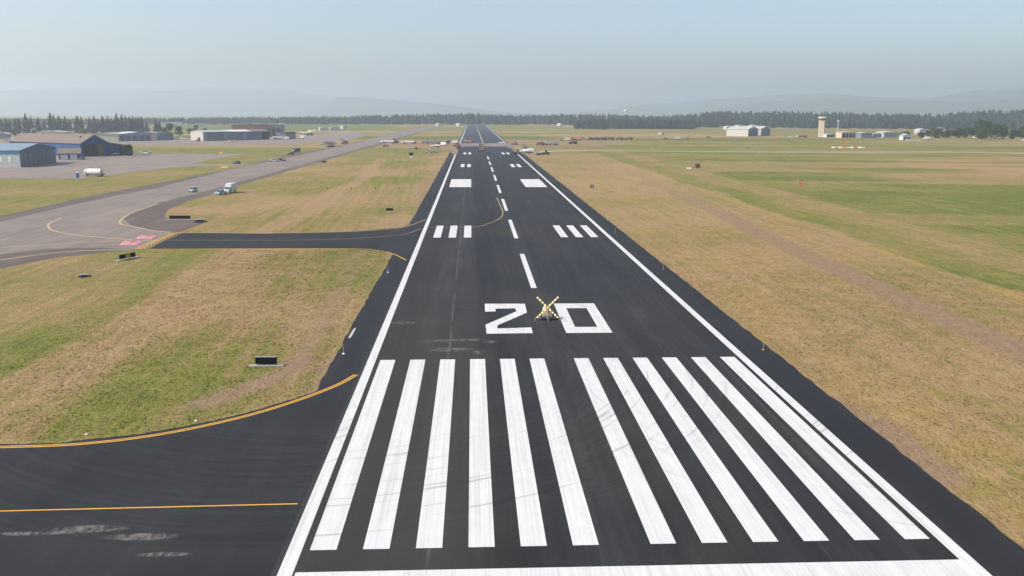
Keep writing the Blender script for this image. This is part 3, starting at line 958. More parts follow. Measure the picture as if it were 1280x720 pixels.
def k_milling(t, m, rims):
    part('body', 'milling', lambda b: b.prism([(-3.2, 1.0), (-3.2, 2.4), (1.0, 2.5), (2.6, 2.0), (3.0, 1.0)], 'x', -1.2, 1.2), m, t, .06)
    part('conveyor', 'milling', lambda b: b.prism([(2.4, 1.2), (2.4, 1.8), (8.2, 4.3), (8.2, 3.8)], 'x', -.55, .55), m, t)
    part('canopy', 'milling', lambda b: (b.box((0, -.6, 3.4), (2.3, 2.2, .12)), [b.tube((a, c, 2.4), (a, c, 3.36), .05) for a in (-1, 1) for c in (-1.5, .3)]), m, t)
    for s in (-1, 1):
        for yy in (-2.4, 2.0):
            part('track', 'milling%d%d' % (s, int(yy)), lambda b: b.prism([(yy - .7, 0), (yy - .9, .3), (yy - .6, .6), (yy + .6, .6), (yy + .9, .3), (yy + .7, 0)], 'x', s * .95 - .18, s * .95 + .18), M_RUB, t)
    part('cutter_housing', 'milling', lambda b: b.box((0, -.2, .65), (2.3, 1.7, .9)), M_DRK, t)


def k_excav(t, m, rims):
    for s in (-1, 1):
        part('track', 'excav%d' % s, lambda b: b.prism([(-1.9, .0), (-2.3, .45), (-1.9, .9), (1.9, .9), (2.3, .45), (1.9, .0)], 'x', s * 1.1 - .3, s * 1.1 + .3), M_RUB, t)
    part('house', 'excav', lambda b: b.box((0, -.5, 1.75), (2.6, 3.4, 1.4)), m, t, .08)
    part('cab', 'excav', lambda b: b.prism([(-.2, 1.2), (-.2, 2.95), (1.0, 2.95), (1.5, 1.9), (1.4, 1.2)], 'x', -1.25, -.25), M_GLS, t, .05)
    part('boom', 'excav', lambda b: (b.prism([(.8, 1.8), (3.3, 4.6), (3.7, 4.5), (1.4, 1.6)], 'x', .05, .45), b.prism([(3.2, 4.6), (3.7, 4.7), (5.8, 3.3), (5.6, 3.0)], 'x', .05, .45)), m, t)
    part('stick', 'excav', lambda b: b.prism([(5.5, 3.4), (5.9, 3.4), (5.2, 1.1), (4.95, 1.1)], 'x', .1, .4), m, t)
    part('bucket', 'excav', lambda b: b.prism([(5.3, 1.2), (4.6, 1.0), (4.3, .4), (4.9, .1), (5.4, .5)], 'x', -.3, .8), M_DRK, t)


def k_loader(t, m, rims):
    part('body', 'loader', lambda b: b.prism([(-2.8, .8), (-2.8, 1.7), (-1.2, 1.9), (1.6, 1.4), (1.8, .7)], 'x', -.9, .9), m, t, .06)
    part('cab', 'loader', lambda b: b.box((0, -.3, 2.4), (1.4, 1.5, 1.5), 0, (.85, .8)), M_GLS, t, .05)
    part('cab_roof', 'loader', lambda b: b.box((0, -.3, 3.2), (1.5, 1.5, .12)), m, t)
    part('lift_arm', 'loader', lambda b: [b.prism([(1.2, 1.5), (1.2, 1.8), (3.2, .9), (3.2, .6)], 'x', s * .6 - .1, s * .6 + .1) for s in (-1, 1)], m, t)
    part('bucket', 'loader', lambda b: b.prism([(3.1, .2), (3.0, 1.2), (3.2, 1.25), (4.2, .25), (4.2, .15)], 'x', -1.3, 1.3), M_DRK, t)
    for s in (-1, 1):
        for yy in (-1.7, 1.4):
            wheel(t, 'loader', s * 1.0, yy, .75, .5, rims)


VK = {'pickup': ('pickup_truck', 'pickup', k_pickup), 'suv': ('parked_car', 'car', k_suv), 'box': ('box_truck', 'truck', k_box), 'dump': ('dump_truck', 'truck', k_dump),
      'semi': ('trailer_truck', 'truck', k_semi), 'tank': ('tanker_truck', 'truck', k_tank), 'roller': ('road_roller', 'roller', k_roller), 'paver': ('asphalt_paver', 'paver', k_paver),
      'milling': ('milling_machine', 'road machine', k_milling), 'excav': ('excavator', 'excavator', k_excav), 'loader': ('wheel_loader', 'loader', k_loader)}

# ------------------------------------------------------------------ lighted closed-runway X
xt = thing('lighted_cross', 'yellow X of lit bulbs on a small cream trailer between the digits 2 and 0', 'lighted cross', (*G(684, 399.2), .014))
Zc, R_ = 1.78, 1.47
M_XAR = flat('amber_frame', (.66, .45, .14), .5, .1, 3)
M_BLB = emit('lit_bulb', (1.0, .86, .60), 1.3)
for k, a in enumerate((45, 135)):
    dx, dz = math.cos(math.radians(a)), math.sin(math.radians(a))
    mb = MB(); yy = -.30 - .07 * k
    n_x, n_z = -dz * .115, dx * .115
    mb.prism([(-dx * R_ * 1.42 + n_x, Zc - dz * R_ * 1.42 + n_z), (-dx * R_ * 1.42 - n_x, Zc - dz * R_ * 1.42 - n_z), (dx * R_ * 1.42 - n_x, Zc + dz * R_ * 1.42 - n_z), (dx * R_ * 1.42 + n_x, Zc + dz * R_ * 1.42 + n_z)], 'y', yy, yy + .06)
    arm = mb.build('arm', M_XAR, xt)
    for j in range(-4, 5):
        if j == 0 and k: continue
        q = R_ * 1.38 * j / 4
        o = part('bulb', 'x', lambda b: b.lathe((0, 0, 0), (0, -1, 0), [(0, .06), (.04, .08), (.08, .07), (.12, .03)], 12), M_BLB, arm, 0, True)
        o.location = (dx * q, yy, Zc + dz * q)
MB().prism([(-.72, .42), (.72, .42), (.56, 1.45), (.36, 1.74), (-.36, 1.74), (-.56, 1.45)], 'y', -.10, .95).build('housing', flat('cream_cover', (.56, .51, .41), .7, .1, 2), xt, bevel=.04)
MB().box((0, -.19, 1.05), (.16, .14, 1.5)).build('mast', M_XAR, xt, bevel=.01)
MB().box((0, .3, .32), (1.9, 1.9, .2)).build('trailer_deck', M_DRK, xt, bevel=.02)
MB().box((0, -1.15, .36), (.12, 1.1, .10)).tube((0, -1.6, .02), (0, -1.6, .40), .04).build('hitch', M_STL, xt)
for s in (-1, 1):
    wheel(xt, 'xtrailer', s * .86, .35, .31, .2)
    MB().tube((s * .7, -.45, .34), (s * 1.75, -.55, .34), .035).tube((s * 1.75, -.55, .02), (s * 1.75, -.55, .44), .03).box((s * 1.75, -.55, .02), (.2, .2, .03)).build('outrigger', M_STL, xt)
    MB().box((s * .85, .35, .68), (.26, .8, .03)).build('mudguard', M_DRK, xt)

# ------------------------------------------------------------------ guidance signs
def sign(u, v, w_, h_, label, rz=0.0, pad=(1.6, 1.1), panels=1, face=None, txt=None, casing=M_BLK, group=None, leg=.22, xy=None, top=None):
    x, y = xy or G(u, v)
    t = thing('taxiway_sign', label, 'sign', (x, y, 0), math.radians(rz), group)
    c = MB().box((0, 0, .08), (w_ + pad[0], pad[1] + .3, .12)).build('pad', M_CON, t, bevel=.02)
    pw = w_ / panels
    for k in range(panels):
        cx_ = -w_ / 2 + pw * (k + .5)
        p = MB().box((cx_, 0, .18 + leg + h_ / 2), (pw - .04, .26, h_)).build('panel', casing, t, bevel=.015)
        f = (face[k] if isinstance(face, list) else face) or M_BLK
        MB().box((cx_, -.135, .18 + leg + h_ / 2), (pw - .16, .012, h_ - .12)).build('face', f, p)
        if txt and txt[k]:
            s, mt = txt[k]
            z0, z1 = .18 + leg + .06, .18 + leg + h_ - .06
            hw_ = min((pw - .3) / 2, (h_ - .2) * .30 * len(s))
            cs = [(cx_ - hw_, -.147, z0), (cx_ + hw_, -.147, z0), (cx_ + hw_, -.147, z1), (cx_ - hw_, -.147, z1)]
            text_on('lettering', s, mt, p, cs, 0, .08)
        if top:
            MB().box((cx_, 0, .18 + leg + h_ + .02), (pw - .04, .30, .05)).build('top_edge', top, p)
    n = max(2, panels + 1)
    for k in range(n):
        MB().tube((-w_ / 2 + .25 + (w_ - .5) * k / (n - 1), 0, .17), (-w_ / 2 + .25 + (w_ - .5) * k / (n - 1), 0, .2 + leg), .04).build('leg', M_STL, t)
    return t


sign(333, 457.6, 2.45, .82, 'black blank sign with pale top edge on concrete slab in the near grass', 0, (1.5, .35), 1, top=M_STL, leg=.08)
sign(225, 274.6, 5.7, .82, 'long black two panel sign on a white slab beside the curved taxiway corner', -3, (1.8, .3), 2, leg=.08)
a_, b_ = Vector(G(149, 326.6)), Vector(G(170, 321.6))
M_SGY = flat('yellow_sign_face', (.50, .30, .03), .5, .1, 1)
sign(0, 0, 4.0, .85, 'black and amber sign on a slanting pale slab below the red holding boards', math.degrees(math.atan2((b_ - a_).y, (b_ - a_).x)) - 8, (1.6, .5), 3, face=[M_BLK, M_SGY, M_BLK], xy=tuple((a_ + b_) / 2), leg=.10)
sign(487, 264.6, 2.0, .75, 'short black sign standing in the grass left of the aiming point blocks', 0, (.3, .3), 1, leg=.1)
sign(740, 236.2, 1.35, 1.25, 'small dark distance sign with a white 8 in the dry grass', 0, (1.2, .5), 1, txt=[('8', M_TRM)], leg=.12)
sign(405, 203.6, 3.0, .8, 'low black sign on the grass edge right of the parallel taxiway', 0, (.3, .3), 1, leg=.1)

# ------------------------------------------------------------------ edge markers, stakes and small ground boxes
def marker(u, v, label, base=M_TRM, h=1.15, group='weighted marker stakes along the runway edges'):
    t = thing('edge_marker', label, 'marker', (*G(u, v), .012), 0, group)
    part('base', 'mk' + base.name, lambda b: b.lathe((0, 0, 0), (0, 0, 1), [(0, .20), (.05, .20), (.12, .09), (.14, .05)], 14), base, t)
    part('stake', 'mk%.1f' % h, lambda b: b.tube((0, 0, .1), (0, 0, h), .032), M_STL, t)
    part('cap', 'mk%.1f' % h, lambda b: b.tube((0, 0, h - .22), (0, 0, h + .02), .04), M_ORD, t)


marker(429.6, 442.6, 'white based marker stake on the left shoulder near the first curve')
marker(954, 437.6, 'orange based marker stake on the right shoulder beside the threshold stripes', M_ORD)
marker(485, 340.8, 'white based marker stake on the left shoulder below the connector taxiway')
marker(829, 337, 'marker stake at the right pavement edge level with the lighted X', M_ORD)
marker(769, 290.5, 'marker stake at the right pavement edge beside the three white bars', M_ORD)
marker(109, 543, 'lone pale marker in the grass above the curved yellow line', M_PNB, .45)
marker(245.6, 526.4, 'low pale marker at the grass edge of the near taxiway curve', M_PNB, .25)
for i, (u, v) in enumerate(((409.5, 238), (439, 238), (469.5, 238), (499, 238))):
    t = thing('approach_light', ['leftmost', 'second from left', 'third from left', 'rightmost'][i] + ' of four small dark light posts crossing the grass', 'light', (*G(u, v), 0), 0, 'row of small light posts in the grass')
    part('post', 'pl', lambda b: b.tube((0, 0, 0), (0, 0, .8), .07), M_DRK, t)
    part('lamp', 'pl', lambda b: b.lathe((0, 0, .75), (0, 0, 1), [(0, .1), (.05, .24), (.3, .26), (.4, .12)], 10), M_DRK, t)


def ground_box(u, v, label, s=1.0, col=M_DRK):
    t = thing('junction_box', label, 'box', (*G(u, v), 0), .4)
    MB().box((0, 0, .25 * s), (1.3 * s, .8 * s, .5 * s)).build('case', col, t, bevel=.03)
    MB().box((0, 0, .53 * s), (1.4 * s, .9 * s, .06 * s)).build('lid', M_STL, t, bevel=.01)
    mb = MB()
    for k in range(9):
        a = k * 2.4
        mb.box((.9 * s * math.cos(a) * (.6 + .08 * k), .6 * s * math.sin(a) * (.6 + .08 * k), .12 * s), (.5 * s, .4 * s, .3 * s), a, (.5, .5))
    mb.build('rubble', col, t)


ground_box(249, 278, 'dark box in a heap of rubble right of the long black sign', 1.5)
ground_box(105, 346.4, 'dark open box beside dug up earth in the grass left of the amber sign', .9)

# ------------------------------------------------------------------ near vehicles and the crew
veh('suv', 241, 240, 178, (.36, .45, .50), 'pale blue grey car driving along the parallel taxiway', None, True)
veh('pickup', 276, 243.4, 168, (.22, .33, .42), 'light blue pickup parked on the taxiway shoulder ahead of a white truck', None, True)
veh('box', 287.5, 241.0, 172, (.60, .61, .60), 'white box truck parked right behind the light blue pickup', None, True)


def person(u, v, label, vest, rz=0.0, xy=None):
    """a standing figure grown from a jointed skeleton"""
    x, y = xy or G(u, v)
    J = {'pel': (0, 0, .95, .145), 'che': (0, 0, 1.32, .16), 'nek': (0, .01, 1.52, .06), 'hd1': (0, .02, 1.62, .09), 'hd2': (0, .02, 1.73, .085)}
    E_ = [('pel', 'che'), ('che', 'nek'), ('nek', 'hd1'), ('hd1', 'hd2')]
    for s, n in ((-1, 'l'), (1, 'r')):
        J.update({n + 'sh': (s * .19, 0, 1.44, .065), n + 'el': (s * .27, -.03, 1.16, .048), n + 'wr': (s * .27, .08, .92, .035), n + 'ha': (s * .27, .11, .83, .04),
                  n + 'hp': (s * .10, 0, .90, .10), n + 'kn': (s * .12, .03, .50, .065), n + 'an': (s * .13, -.02, .10, .045), n + 'to': (s * .14, .14, .045, .045)})
        E_ += [('che', n + 'sh'), (n + 'sh', n + 'el'), (n + 'el', n + 'wr'), (n + 'wr', n + 'ha'), ('pel', n + 'hp'), (n + 'hp', n + 'kn'), (n + 'kn', n + 'an'), (n + 'an', n + 'to')]
    ks = list(J)
    me = bpy.data.meshes.new('person')
    me.from_pydata([J[k][:3] for k in ks], [(ks.index(a), ks.index(b)) for a, b in E_], [])
    o = bpy.data.objects.new('person', me); COL.objects.link(o)
    sk = o.modifiers.new('skin', 'SKIN'); ss_ = o.modifiers.new('sub', 'SUBSURF'); ss_.levels = ss_.render_levels = 1
    for i, k in enumerate(ks):
        me.skin_vertices[0].data[i].radius = (J[k][3], J[k][3])
    me.skin_vertices[0].data[0].use_root = True
    dg = bpy.context.evaluated_depsgraph_get(); dg.update()
    m2 = bpy.data.meshes.new_from_object(o.evaluated_get(dg))
    o.modifiers.clear(); o.data = m2
    m2.materials.clear()
    for m in (flat('skin_tone', (.42, .27, .20)), flat('work_trousers', (.05, .06, .09)), vest, flat('white_helmet', (.8, .8, .78), .4)):
        m2.materials.append(m)
    for p in m2.polygons:
        z = p.center.z
        p.material_index = 3 if z > 1.69 else 0 if z > 1.52 else 2 if z > .98 and abs(p.center.x) < .24 else 1 if z < .98 and abs(p.center.x) < .22 else 0 if z < 1.0 else 2
        p.use_smooth = True
    o.location = (x, y, .012); o.rotation_euler.z = rz
    return tag(o, label, 'person')


M_HIV = flat('high_visibility_vest', (.62, .68, .05), .7)
M_HIO = flat('orange_work_vest', (.75, .22, .03), .7)
person(290.2, 241.5, 'person in a yellow high visibility vest standing beside the white box truck', M_HIV, 2.4)
person(608.5, 185.6, 'person in a light vest standing right of the paver on the runway', M_HIV, 1.0)
person(599.5, 187.4, 'person in an orange vest walking left of the paver on the runway', M_HIO, -.6)

# blue portable toilet, white tank trailer
x, y = G(97.2, 222)
pt = thing('portable_toilet', 'blue portable toilet with white roof at the apron edge', 'toilet', (x, y, 0), .3)
M_BLT = flat('blue_plastic', (.03, .16, .42), .5, .08, 1)
MB().box((0, 0, 1.08), (1.25, 1.25, 2.0)).build('cabin', M_BLT, pt, bevel=.04)
MB().box((0, 0, 2.18), (1.35, 1.35, .2), 0, (.6, .6)).tube((.4, .4, 2.2), (.4, .4, 2.6), .06).build('roof', M_TRM, pt, bevel=.03)
MB().box((0, -.64, 1.05), (.85, .04, 1.8)).build('door', M_BLT, pt, bevel=.01)
MB().box((0, 0, .05), (1.3, 1.3, .1)).build('base', M_DRK, pt)
x, y = G(118, 220.6)
tt = thing('tank_trailer', 'white tank trailer with rounded end parked on the apron edge', 'trailer', (x, y, 0), math.radians(80))
MB().lathe((0, -4.1, 2.15), (0, 1, 0), [(0, .4), (.2, 1.0), (.5, 1.38), (6.2, 1.42), (7.2, 1.30), (7.9, .8), (8.1, .3)], 20).build('tank', M_WPT, tt, smooth=True)
MB().lathe((0, 2.9, 1.75), (0, 1, 0), [(0, 1.2), (.6, 1.75), (1.0, 1.6), (1.5, .7), (1.6, .2)], 18).build('front_cover', M_WPT, tt, smooth=True)
MB().box((0, -.4, .72), (1.1, 7.4, .3)).tube((0, 3.3, .7), (0, 3.3, .02), .08).build('chassis', M_DRK, tt)
MB().tube((0, -1.0, 3.5), (0, -1.0, 4.5), .06).build('vent_pipe', M_TRM, tt)
MB().tube((0, 3.6, 3.4), (0, 3.6, 5.0), .05).build('vent_pipe', M_TRM, tt)
for s in (-1, 1):
    for yy in (-3.2, -2.1): wheel(tt, 'tanktr', s * .95, yy, .52, .34)
MB().box((0, -4.35, 1.0), (1.9, .3, .7)).build('tail_light', flat('red_lamp', (.35, .03, .02)), tt)

# ------------------------------------------------------------------ aircraft
def plane(u, v, rz, label, L=8.5, span=10.5, hi=False, stripe=(.1, .15, .35), body=M_WPT, ttail=False, xy=None, twin=False, group='parked aircraft'):
    x, y = xy or G(u, v)
    t = thing('small_airplane', label, 'airplane', (x, y, .01), math.radians(rz), group)
    k = L / 8.5
    fu = MB().lathe((0, L * .46, 1.25 * k), (0, -1, 0), [(0, .08), (.25 * k, .38 * k), (1.2 * k, .55 * k), (2.6 * k, .68 * k), (4.2 * k, .60 * k), (6.5 * k, .30 * k), (L, .12 * k)], 14).build('fuselage', body, t, smooth=True)
    MB().prism([(2.2 * k, 1.6 * k), (1.7 * k, 2.05 * k), (.2 * k, 2.1 * k), (-.8 * k, 1.7 * k)], 'x', -.5 * k, .5 * k).build('canopy', M_GLS, fu, bevel=.04)
    zw = 2.15 * k if hi else .95 * k
    c0, c1 = 1.5 * k, 1.0 * k
    MB().prism([(-span / 2, .9 * k - c1), (0, .9 * k - c0), (span / 2, .9 * k - c1), (span / 2, .9 * k), (0, 1.0 * k), (-span / 2, .9 * k)], 'z', zw - .08, zw + .08).build('wing', body, t, bevel=.03)
    zt = 3.1 * k if ttail else 1.4 * k
    MB().prism([(-1.7 * k, -L * .53), (0, -L * .54), (1.7 * k, -L * .53), (1.6 * k, -L * .46), (0, -L * .43), (-1.6 * k, -L * .46)], 'z', zt - .05, zt + .05).build('tailplane', body, t)
    MB().prism([(-L * .42, 1.3 * k), (-L * .50, 3.15 * k), (-L * .55, 3.15 * k), (-L * .54, 1.2 * k)], 'x', -.06, .06).build('fin', paintm(stripe), t)
    MB().box((0, L * .465, 1.25 * k), (1.9 * k, .05, .12)).build('propeller', M_DRK, t)
    for px_, py_ in ((0, L * .33), (-1.2 * k, .2 * k), (1.2 * k, .2 * k)):
        w_ = wheel(t, 'plane%.1f' % k, px_, py_, .24 * k, .16, False)
        MB().tube((0, 0, 0), (-px_ * .3, 0, .75 * k), .05).build('strut', M_STL, w_)
    if twin:
        for s in (-1, 1):
            MB().lathe((s * span * .2, 1.6 * k, zw + .1), (0, -1, 0), [(0, .1), (.2, .34 * k), (1.8 * k, .34 * k), (2.4 * k, .08)], 12).build('engine', body, t, smooth=True)
    return t


plane(180, 193.8, -60, 'white low wing airplane with raised tail parked on the apron right of the bush', 11, 13, False, (.75, .75, .75), ttail=True, twin=True)
plane(142.6, 194.2, 100, 'small white airplane parked before the dark blue lean-to', 7.5, 10, False, (.7, .7, .72))
plane(290, 178, 75, 'red and white airplane on the far apron before the long grey hangar', 9, 11, True, (.55, .05, .06), flat('pale_red_paint', (.52, .34, .33)))
plane(222, 174.6, 70, 'leftmost white airplane parked between the grey shed and the cream hangar', 10, 12, False, (.6, .6, .62), twin=True)
plane(234, 174.8, 110, 'white airplane parked against the cream end wall of the long hangar', 9, 12, False, (.5, .2, .2))
plane(381, 167.5, 80, 'white airplane on the distant apron right of the dark green shed', 13, 15, False, (.7, .7, .7), twin=True)
plane(389, 165.2, 60, 'second white airplane farther along the distant apron', 13, 15, False, (.7, .7, .7), twin=True)
plane(1220, 173.3, 70, 'white airplane parked before the dark tree clump at the far right', 10, 12, False, (.8, .8, .8))
plane(1252, 173.8, 250, 'white airplane with dark stripe at the right end of the far tree row', 10, 12, True, (.1, .1, .1))

# ------------------------------------------------------------------ hangars and other buildings
def metal(name, col, rib=.6, var=.08):
    if name in _simple: return _simple[name]
    n = N(name)
    x, y, z = n.pos()
    f = n.math('MULTIPLY_ADD', n.noise(.3, detail=4), 2 * var, 1 - var)
    w_ = n.math('PINGPONG', n.math('ADD', x, y), rib / 2)
    n.bump(n.ss(w_, rib * .12, rib * .3), .35, .05)
    f = n.math('MULTIPLY', f, n.math('MULTIPLY_ADD', n.noise(1.2, .0, detail=3), .12, .94))
    _simple[name] = n.done(n.scale(n.mix(0., col, col), f), .6, .3)
    return _simple[name]


def hangar(name, label, A, dirv, W, L, eave, ridge, wall, roof, door=None, doors=0, dz=0.0, dfrac=(.08, .92), gable=None, cat='hangar', over=.5, fascia=None, group=None):
    """gable building: A = left front corner seen from outside, dirv = along the front, L metres deep behind it"""
    rz = math.atan2(dirv[1], dirv[0])
    t = thing(name, label, cat, (A[0], A[1], 0), rz, group)
    mb = MB(); mb.prism([(0, -.3), (W, -.3), (W, eave), (W / 2, ridge), (0, eave)], 'y', 0, L)
    mb.build('wall', wall, t)
    if gable:
        MB().prism([(0, dz or eave * .8), (W, dz or eave * .8), (W, eave), (W / 2, ridge), (0, eave)], 'y', -.05, -.004).build('gable', gable, t)
    sl_ = (ridge - eave) / (W / 2); th = .22
    mb = MB()
    mb.prism([(-over, eave - sl_ * over + .03), (W / 2, ridge + .03), (W + over, eave - sl_ * over + .03), (W + over, eave - sl_ * over + .03 + th), (W / 2, ridge + .03 + th), (-over, eave - sl_ * over + .03 + th)], 'y', -over, L + over)
    mb.build('roof', roof, t)
    if fascia:
        MB().box((-.03, L / 2, eave - 1.1), (.05, L - .05, 2.1)).build('fascia', fascia, t)
        MB().box((W + .03, L / 2, eave - 1.1), (.05, L - .05, 2.1)).build('fascia', fascia, t)
    if doors:
        x0, x1 = W * dfrac[0], W * dfrac[1]; pw = (x1 - x0) / doors
        h = dz or eave * .82
        MB().box(((x0 + x1) / 2, -.03, h / 2), (x1 - x0 + .5, .05, h + .1)).build('door_track', M_DRK, t)
        for k in range(doors):
            MB().box((x0 + pw * (k + .5), -.11 - .07 * (k % 2), h / 2), (pw * .86, .09, h)).build('door', door or wall, t)
    return t


M_GRW = metal('grey_cladding', (.43, .46, .48)); M_GRD = metal('slate_door_metal', (.13, .155, .185)); M_TEA = metal('teal_trim', (.10, .27, .35))
M_RFB = metal('pale_blue_roof', (.20, .25, .31)); M_BLU = metal('blue_cladding', (.013, .058, .175)); M_NVY = metal('navy_cladding', (.02, .045, .11))
M_BRN = flat('brown_shingle_roof', (.165, .128, .108), .9, .12, .4); M_CRM = metal('cream_cladding', (.40, .39, .35)); M_PYE = metal('pale_yellow_cladding', (.42, .41, .28))
M_WRF = metal('white_roof', (.58, .59, .60)); M_GRF = metal('grey_roof', (.34, .37, .41)); M_SLT = metal('slate_cladding', (.16, .19, .225)); M_BRK = flat('red_brick', (.30, .12, .075), .9, .15, .5)
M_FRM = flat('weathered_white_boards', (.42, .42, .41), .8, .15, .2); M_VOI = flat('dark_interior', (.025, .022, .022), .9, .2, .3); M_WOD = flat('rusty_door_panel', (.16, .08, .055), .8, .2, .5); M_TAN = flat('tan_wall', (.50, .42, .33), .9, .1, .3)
M_PNK = flat('pale_beige_concrete', (.50, .42, .34), .85, .07, .3)

# slate grey hangar at the left edge
A = G(26, 209.2)
h1 = hangar('hangar', 'slate grey hangar with six tall sliding doors and pale blue roof at the left edge', A, (-.04, 1), 44, 48, 8.6, 11.4, M_GRW, M_RFB, M_GRD, 6, 7.2, (.10, .84), metal('slate_blue_gable', (.06, .105, .165)), fascia=M_TEA)
MB().box((22, -.012, 3.6), (43.6, .02, 7.2)).build('front_cladding', metal('slate_front', (.15, .175, .205)), h1)
for k in (5.0, 9.5):
    MB().box((-.04, k, 4.2), (.06, 1.5, 3.0)).build('window', flat('pale_panel', (.68, .68, .56)), h1)
# blue hangar with a brown roof
A = Vector((-261.5, 528)); dv = Vector((.56, .83)).normalized(); bk = Vector((-dv.y, dv.x))
h2 = hangar('hangar', 'blue hangar with brown roof and open front behind the slate grey hangar', A, dv, 19.5, 82, 8.6, 13.6, M_BLU, M_BRN, None, 0, over=.7)
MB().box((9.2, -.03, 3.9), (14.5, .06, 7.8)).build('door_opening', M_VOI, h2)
MB().box((13.9, -.12, 3.9), (4.6, .12, 7.8)).build('door', M_WOD, h2)
for k in range(3):
    MB().box((3.6 + 3.1 * k, -.1, 3.9), (.14, .08, 7.7)).build('door_frame', M_DRK, h2)
for k in range(5):
    MB().box((-.04, 12 + 8 * k, 5.6), (.06, 1.8, 1.3)).build('window', M_GLS, h2)
MB().box((6.0, 9, 12.3), (.9, .9, 1.2)).build('roof_vent', M_DRK, h2)
B = A + dv * 19.6
h3 = thing('lean_to_shed', 'navy lean-to shed with sloping brown roof on the right of the blue hangar', 'shed', (B.x, B.y, 0), math.atan2(dv.y, dv.x))
MB().prism([(0.2, -.3), (14, -.3), (14, 6.2), (0.2, 8.2)], 'y', .3, 30).build('wall', M_NVY, h3)
MB().prism([(0.2, 8.3), (14.6, 6.2), (14.6, 6.5), (0.2, 8.6)], 'y', -.2, 30.5).build('roof', M_BRN, h3)
MB().box((7, .27, 2.2), (3, .05, 4.4)).build('door', M_BLU, h3)
A = Vector(G(74, 199.6)); B = Vector(G(97, 199.2)); dv = (B - A).normalized(); W = (B - A).length
gr = thing('garage', 'low blue garage with brown roof and two white doors before the blue hangar', 'garage', (A.x, A.y, 0), math.atan2(dv.y, dv.x))
MB().prism([(0, -.3), (0, 3.5), (9, 6.2), (9, -.3)], 'x', 0, W + 2).build('wall', M_BLU, gr)
MB().prism([(-.6, 3.4), (-.6, 3.6), (9, 6.5), (9, 6.3)], 'x', -.5, W + 2.4).build('roof', M_BRN, gr)
for k in range(2):
    d_ = MB().box((W * (.28 + .52 * k), -.03, 1.5), (W * .40, .06, 2.9)).build('garage_door', M_TRM, gr)
veh('suv', 101.5, 199.6, 60, (.03, .04, .06), 'dark car parked at the right end of the low blue garage')

# row of low hangars on the far apron
def shed(name, label, p0, p1, D, hl, hr, wall, roof, openings=0, cat='building', ocol=None, rise=1.0, group=None, end=None):
    """flat roofed building with its front from p0 to p1"""
    A, B = Vector(p0), Vector(p1); dv = (B - A).normalized(); W = (B - A).length
    t = thing(name, label, cat, (A.x, A.y, 0), math.atan2(dv.y, dv.x), group)
    MB().prism([(0, -.3), (W, -.3), (W, hr), (W * .5, max(hl, hr) + rise), (0, hl)], 'y', 0, D).build('wall', wall, t)
    MB().prism([(-.6, hl + .02), (W * .5, max(hl, hr) + rise + .02), (W + .6, hr + .02), (W + .6, hr + .35), (W * .5, max(hl, hr) + rise + .35), (-.6, hl + .35)], 'y', -.8, D + .6).build('roof', roof, t)
    for k in range(openings):
        w_ = W / openings
        MB().box((w_ * (k + .5), -.05, hl * .42), (w_ * .80, .1, hl * .82)).build('bay_opening', ocol or M_VOI, t)
    if end:
        MB().box((W - 3.2, -.12, hr * .5), (6.2, .1, hr)).build('end_panel', end, t)
    return t


shed('storage_hangar', 'long pale yellow hangar behind the brown roofed blue hangar', G(112, 176.8), G(148, 176.8), 22, 7.0, 7.0, M_PYE, M_GRF, 0, 'hangar', rise=.8)
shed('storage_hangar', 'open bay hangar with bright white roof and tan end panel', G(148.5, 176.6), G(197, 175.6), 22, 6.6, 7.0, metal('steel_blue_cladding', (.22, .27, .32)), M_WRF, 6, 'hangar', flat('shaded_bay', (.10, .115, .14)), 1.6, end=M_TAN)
shed('storage_shed', 'plain slate grey shed right of the open bay hangar', G(198, 175.4), G(217, 174.6), 20, 7.4, 6.2, M_SLT, M_SLT, 0, 'shed', rise=.6)
# long grey hangar with cream end wall
P1, P2 = Vector(G(254.5, 176.2)), Vector(G(337, 174.4))
dv = (P2 - P1).normalized()
h4 = thing('long_hangar', 'long slate grey hangar with cream end wall and many door panels', 'hangar', (P1.x, P1.y, 0), math.atan2(dv.y, dv.x))
W = (P2 - P1).length
MB().prism([(0, -.3), (0, 8.8), (13, 10.2), (26, 8.8), (26, -.3)], 'x', 0, W).build('wall', M_SLT, h4)
MB().prism([(0, -.3), (0, 8.8), (13, 10.2), (26, 8.8), (26, -.3)], 'x', -.06, -.004).build('end_wall', M_CRM, h4)
MB().prism([(-.6, 8.75), (-.6, 9.0), (13, 10.5), (26.6, 9.0), (26.6, 8.75), (13, 10.25)], 'x', -.5, W * .42).build('roof', M_GRF, h4)
MB().prism([(-.6, 8.75), (-.6, 9.05), (13, 10.6), (26.6, 9.05), (26.6, 8.75), (13, 10.25)], 'x', W * .42 + .01, W * .72).build('roof', M_WRF, h4)
MB().prism([(-.6, 8.75), (-.6, 9.0), (13, 10.5), (26.6, 9.0), (26.6, 8.75), (13, 10.25)], 'x', W * .72 + .01, W + .4).build('roof', metal('dark_roof', (.12, .15, .19)), h4)
for k in range(15):
    MB().box((W * (.035 + .058 * k), -.08, 4.0), (W * .05, .12, 7.8)).build('door', M_GRD if k % 5 else metal('lighter_slate_door', (.20, .235, .27)), h4)
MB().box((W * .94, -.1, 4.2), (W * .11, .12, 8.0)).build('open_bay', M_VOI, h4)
MB().box((-.08, 9, 1.6), (.1, 6, 3.2)).build('shutter', M_VOI, h4)
